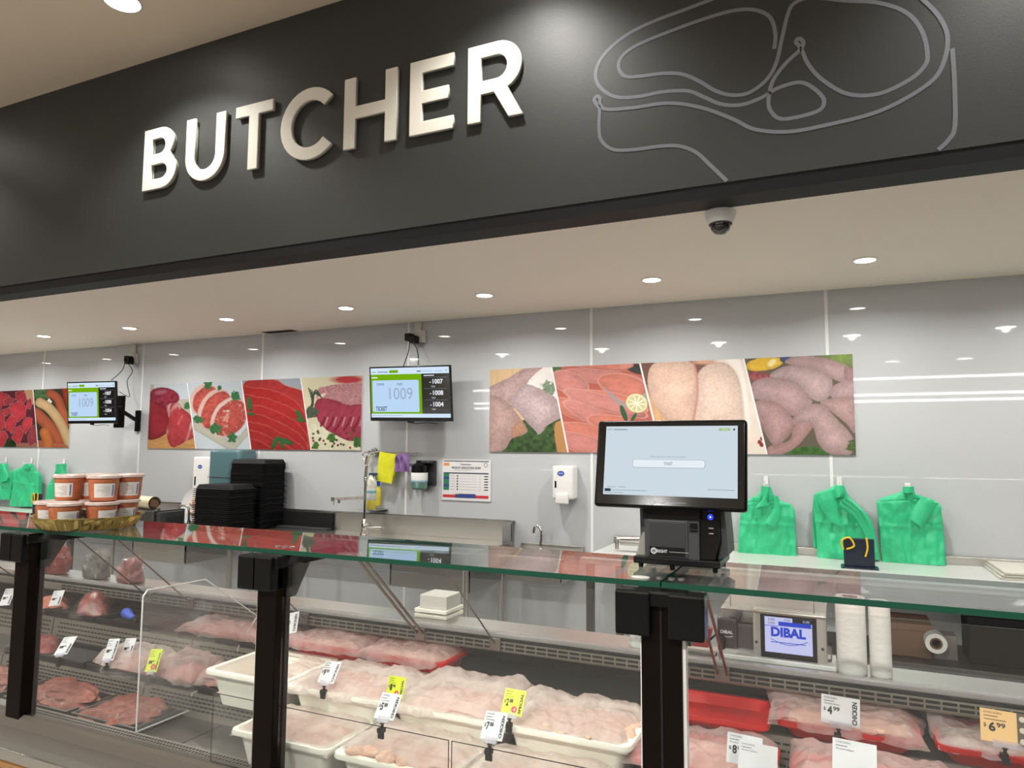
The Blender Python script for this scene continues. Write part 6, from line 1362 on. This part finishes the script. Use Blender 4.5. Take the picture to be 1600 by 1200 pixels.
def sauce(label, dx, dy, z, lab_a):
    s = thing('sauce_tub', label, 'tub', (TX+dx, TY+dy, z), group='tubs of orange sauce on the gold platter')
    r0, r1, h = .037, .0435, .076
    bm = NB(); lathe(bm, [(0, .0), (r0, 0), (r0+.001, .002), (r1-.001, h*.80)], seg=36); build('sauce_filled_cup', bm, M_sauce, s, smooth=True)
    bm = NB(); lathe(bm, [(r1-.001, h*.80), (r1, h*.92)], seg=36); build('clear_cup_top', bm, M_tubclear, s, smooth=True)
    bm = NB(); lathe(bm, [(r1, h*.90), (r1+.005, h*.91), (r1+.006, h), (r1+.001, h+.003), (r1-.006, h+.0), (0, h-.001)], seg=36); build('lid', bm, M_lid, s, smooth=True)
    bm = NB(); n = 14
    def f(u, v):
        a = lab_a+(u-.5)*1.45; q = v*h*.56+h*.14; r = r0+(r1-r0)*q/h+.0012
        return Vector((r*math.cos(a), r*math.sin(a), q))
    grid(bm, f, n, 2); lo = build('paper_label', bm, M_lab, s, smooth=True)
    bm = NB()
    for u0, u1, v0, v1, mi in ((.06, .14, .1, .9, 1),)+tuple((.25, .25+.5*random.random()+.1, .16+.1*k, .19+.1*k, 0) for k in range(7)):
        def g(u, v):
            a = lab_a-((u0+(u1-u0)*u)-.5)*1.45; q = (v0+(v1-v0)*v)*h*.56+h*.14; r = r0+(r1-r0)*q/h+.0018
            return Vector((r*math.cos(a), r*math.sin(a), q))
        grid(bm, g, 3, 1, mi=mi)
    build('label_print', bm, [mat('print_grey', (.35, .35, .36), rough=.6), mat('print_blue', (.12, .18, .45), rough=.6)], lo)
    return s
z0 = ZG+.0048; z1 = z0+.0795; fa = math.atan2(-TY, -TX)
for lab, a_, b_, z, la in (('sauce tub at the left end of the bottom layer, nearly hidden', -.100, .035, z0, fa-.2), ('sauce tub at the front left of the bottom layer', -.062, -.052, z0, fa+.3),
        ('sauce tub at the front right of the bottom layer', .034, -.058, z0, fa+.5), ('sauce tub at the right end of the bottom layer', .094, .016, z0, fa+.2), ('sauce tub in the hidden middle of the bottom layer', -.010, .065, z0, fa),
        ('top layer sauce tub at the left', -.056, .045, z1, fa-.5), ('top layer sauce tub in the middle, behind the front one', .012, .062, z1, fa-.9),
        ('top layer sauce tub at the front, its label facing out', .036, -.030, z1, fa+.05), ('top layer sauce tub at the right', .104, .035, z1, fa+.1)):
    q = rp_*a_+dp_*b_; sauce(lab, q.x, q.y, z, la)
# ================================================================== PRICE TAGS
M_tagw = mat('tag_white', (.66, .67, .70), rough=.35); M_tagy = mat('tag_yellow', (.66, .80, .01), rough=.35); M_tago = mat('tag_orange', (.80, .50, .22), rough=.35); M_ink = mat('tag_ink', (.012, .012, .012), rough=.5); M_tred = mat('tag_red', (.65, .04, .06), rough=.4); M_thold = film_mat('tag_holder', (.72, .74, .85), .55, rough=.2)
def price_tag(label, px, py, Y, w_, h_, price=None, side='CHICKEN', kind='w', tilt=35, yaw=0, roll=0, clip=True, lines=3, flip=False, clipdz=.03, small=None):
    """px, py: photo point of the lower middle of the card, standing at depth Y"""
    p = at_y(px, py, Y)
    t = thing('price_tag', label, 'price tag', tuple(p), group='price tags in the display counter')
    M = Matrix.Rotation(math.radians(yaw), 4, 'Z') @ Matrix.Rotation(-math.radians(tilt), 4, 'X') @ Matrix.Rotation(math.radians(roll), 4, 'Y')
    bm = NB(); box(bm, -w_/2, w_/2, 0, .0012, 0, h_, M=M); cd = build('card', bm, {'w': M_tagw, 'y': M_tagy, 'o': M_tago}[kind], t)
    X = (M @ XV); Z = (M @ ZV); N = (M @ YV); O = -N*.0006
    bm = NB(); O1 = O-X*(w_/2)
    for k in range(lines):
        if k == 0 and side in ('CHICKEN', 'CKEN', 'N', None): text(bm, 'CHICKEN', O1+X*(w_*.07)+Z*(h_*.87), X, Z, w=w_*.34, h=h_*.06, mi=0)
        elif k == 2 and side: text(bm, 'Australian', O1+X*(w_*.07)+Z*(h_*.67), X, Z, w=w_*.42, h=h_*.055, mi=0)
        else: rect(bm, O1, X, Z, w_*.07, w_*(.41, .34, .5)[k], h_*(.885-.105*k), h_*(.905-.105*k), 0)
    if not price and kind != 'o' and side not in ('N',): rect(bm, O1, X, Z, w_*.12, w_*.42, h_*.36, h_*.50, 0); rect(bm, O1, X, Z, w_*.46, w_*.58, h_*.44, h_*.50, 0)
    if price:
        a, b = price; wb = .13*len(a)
        text(bm, '$', O1+X*(w_*.06)+Z*(h_*.42), X, Z, h=h_*.14, mi=0, bold=.01); text(bm, a, O1+X*(w_*.16)+Z*(h_*.32), X, Z, w=w_*wb, h=h_*.29, mi=0, bold=.04); text(bm, b, O1+X*(w_*(.18+wb))+Z*(h_*.46), X, Z, w=w_*.17, h=h_*.15, mi=0, bold=.03)
    if side: text(bm, side, O1+X*(w_*.93)+Z*(h_*(.08)), Z, -X, w=h_*(.80 if len(side) > 4 else .13*len(side)), h=w_*.13, mi=0, bold=.04)
    if kind == 'y': disc(bm, O1+X*(w_*.60)+Z*(h_*.22)-N*.0003, X, Z, h_*.13, 18, mi=1); text(bm, '4', O1+X*(w_*.575)+Z*(h_*.16)-N*.0006, X, Z, h=h_*.11, mi=2, bold=.03)
    if kind == 'o':
        for k in range(5): disc(bm, O1+X*(w_*(.80+.1*(k % 2)))+Z*(h_*(.15+.17*k)), X, Z, h_*.09, 10, mi=3 if k % 2 else 4)
        rect(bm, O1+N*.0002, X, Z, w_*.70, w_, 0, h_, 5)
    build('print', bm, [M_ink, M_tred, M_white, mat('photo_a', (.72, .48, .32), rough=.5), mat('photo_b', (.60, .50, .42), rough=.5), mat('photo_d', (.10, .07, .05), rough=.5)], cd)
    if clip:
        bm = NB(); box(bm, -w_*.28, w_*.28, -.003, .003, -.008, h_*.10, bev=.001, M=M); build('clear_holder', bm, M_thold, t)
        bm = NB(); cx = -w_*.05
        lathe(bm, [(.0035, 0), (.0035, .008), (.006, .010), (.0035, .013)], c=(cx, 0, -.020), seg=8)
        box(bm, cx-.010, cx+.006, -.008, .008, -.030, -.019, bev=.0025); box(bm, cx-.008, cx+.008, -.007, -.002, -.042, -.028, bev=.0015); build('clip', bm, M_blackm, t)
    return t
price_tag('white tag reading 12.88 CHICKEN just right of the middle post', 448, 991, 1.90, .075, .072, ('12', '88'), tilt=30, roll=-16, clip=False)
price_tag('white CHICKEN tag half hidden behind the middle post', 419, 1083, 1.64, .060, .056, None, tilt=38, roll=-12, clip=False)
price_tag('white tag reading 9.98 CHICKEN clipped to a white tub rim', 508, 1067, 1.645, .055, .062, ('9', '98'), tilt=40, roll=-3)
price_tag('yellow SPECIAL tag reading 1.98 above the 5.88 tag', 616, 1090, 1.640, .052, .052, ('1', '98'), 'SPECIAL', 'y', tilt=15, clip=False)
price_tag('white tag reading 5.88 CHICKEN clipped to the clear guard', 599, 1124, 1.424, .054, .060, ('5', '88'), tilt=40, roll=-2)
price_tag('yellow SPECIAL tag reading 2.88 above the 7.88 tag', 798, 1117, 1.640, .056, .060, ('2', '88'), 'SPECIAL', 'y', tilt=32)
price_tag('white tag reading 7.88 CHICKEN clipped to the clear guard', 767, 1156, 1.424, .052, .058, ('7', '88'), tilt=36, roll=-2)
price_tag('white tag reading 4.99 CHICKEN on the rear red tub', 1313, 1133, 1.872, .082, .062, ('4', '99'), tilt=10, roll=2)
price_tag('white tag reading 8.88 on the front red tub, right of the post', 1162, 1196, 1.655, .073, .060, ('8', '88'), 'CKEN', tilt=16, roll=2, clip=False)
price_tag('white tag overlapping the 8.88 tag at the bottom edge', 1183, 1207, 1.62, .078, .055, None, 'N', tilt=16, roll=2, clip=False)
price_tag('white tag at the bottom edge below the 4.99 tag', 1335, 1210, 1.62, .080, .060, None, 'N', tilt=16, roll=2, clip=False)
price_tag('orange tag reading 6.99 with a food picture at the right edge', 1574, 1163, 1.872, .095, .065, ('6', '99'), None, 'o', tilt=12, roll=2)
price_tag('white tag facing out before the big wrapped beef joint', 84, 946, 1.90, .062, .060, None, 'BEEF', tilt=25, roll=-8, clip=False)
price_tag('strongly tilted white tag before the empty middle-shelf tray', 94, 1023, 1.715, .062, .070, None, 'BEEF', tilt=42, roll=-12)
price_tag('white KIBBI tag at the front of the pink mince mound', 168, 1032, 1.712, .052, .072, None, 'KIBBI', tilt=25, roll=-8)
price_tag('white LAMB tag just right of the KIBBI tag', 196, 1026, 1.76, .050, .062, None, 'LAMB', tilt=25, roll=-8, clip=False)
price_tag('yellow SPECIAL tag left of the acrylic divider', 235, 1050, 1.70, .052, .072, None, 'SPECIAL', 'y', tilt=25, roll=-8)
price_tag('white tag cut off by the left photo edge', 6, 946, 1.75, .060, .066, None, 'BEEF', tilt=25, roll=-8, clip=False)
# ================================================================== THINGS SEEN THROUGH THE GLASS BEHIND THE COUNTER
c = at_z(690, 962, DZ)
t = thing('white_box', 'low white board box on the ledge behind the counter glass', 'box', (c.x, 2.13, DZ))
bm = NB(); box(bm, -.075, .05, -.02, .10, 0, .012, bev=.002); box(bm, -.075, .05, -.02, .10, .018, .030, bev=.002); build('board', bm, M_cream, t)
bm = NB(); box(bm, -.06, .045, -.01, .09, .030, .075, bev=.003); build('box_lid', bm, mat('lid_white', (.55, .54, .50), rough=.5), t)
a = at_y(1400, 1035, 4.0); 
t = thing('under_shelf', 'grey lower shelf under the packing bench, seen through the glass', 'shelf', (0, 4.2, a.z))
bm = NB(); box(bm, -.2, 2.6, 4.02, 4.5, a.z-.02, a.z, bev=.002); build('shelf_board', bm, M_steel2, t, world=True)
for x in (-.15, 2.5):
    bm = NB(); box(bm, x, x+.03, 4.05, 4.08, 0, a.z-.02); build('leg', bm, M_steel2, t, world=True)
c = at_y(1465, 1010, 4.0)
t = thing('label_roll', 'white label roll seen end-on through the right glass', 'roll', (c.x, 4.1, c.z))
bm = NB(); Mx = Matrix.Rotation(PI/2, 4, 'X'); lathe(bm, [(.028, -.05), (.047, -.05), (.047, .05), (.028, .05), (.028, -.05)], M=Mx, seg=28); build('paper_ring', bm, M_white, t, smooth=True)
bm = NB(); lathe(bm, [(.020, -.049), (.028, -.049), (.028, .049), (.020, .049), (.020, -.049)], M=Mx, seg=24); build('card_core', bm, mat('core_brown', (.15, .09, .05), rough=.8), t, smooth=True)
bm = NB(); box(bm, -.10, .10, .055, .16, -(c.z-a.z), .02, bev=.004); build('roll_stand', bm, mat('stand_grey', (.25, .23, .22), rough=.5), t)
for k, (px, w_, hgt, m_, lb) in enumerate(((1410, .26, .16, mat('carton_brown', (.20, .12, .08), rough=.8), 'brown carton on the lower shelf left of the label roll'), (1580, .34, .22, M_blackm, 'black crate on the lower shelf right of the label roll'))):
    c = at_y(px, 1030, 4.15)
    t = thing('storage_box', lb, 'box', (c.x, 4.25, a.z))
    bm = NB(); box(bm, -w_/2, w_/2, -.12, .12, .001, hgt, bev=.006); build('box_body', bm, m_, t)
    bm = NB(); box(bm, -w_/2-.006, w_/2+.006, -.126, .126, hgt-.03, hgt+.004, bev=.003); build('box_flap', bm, m_, t)
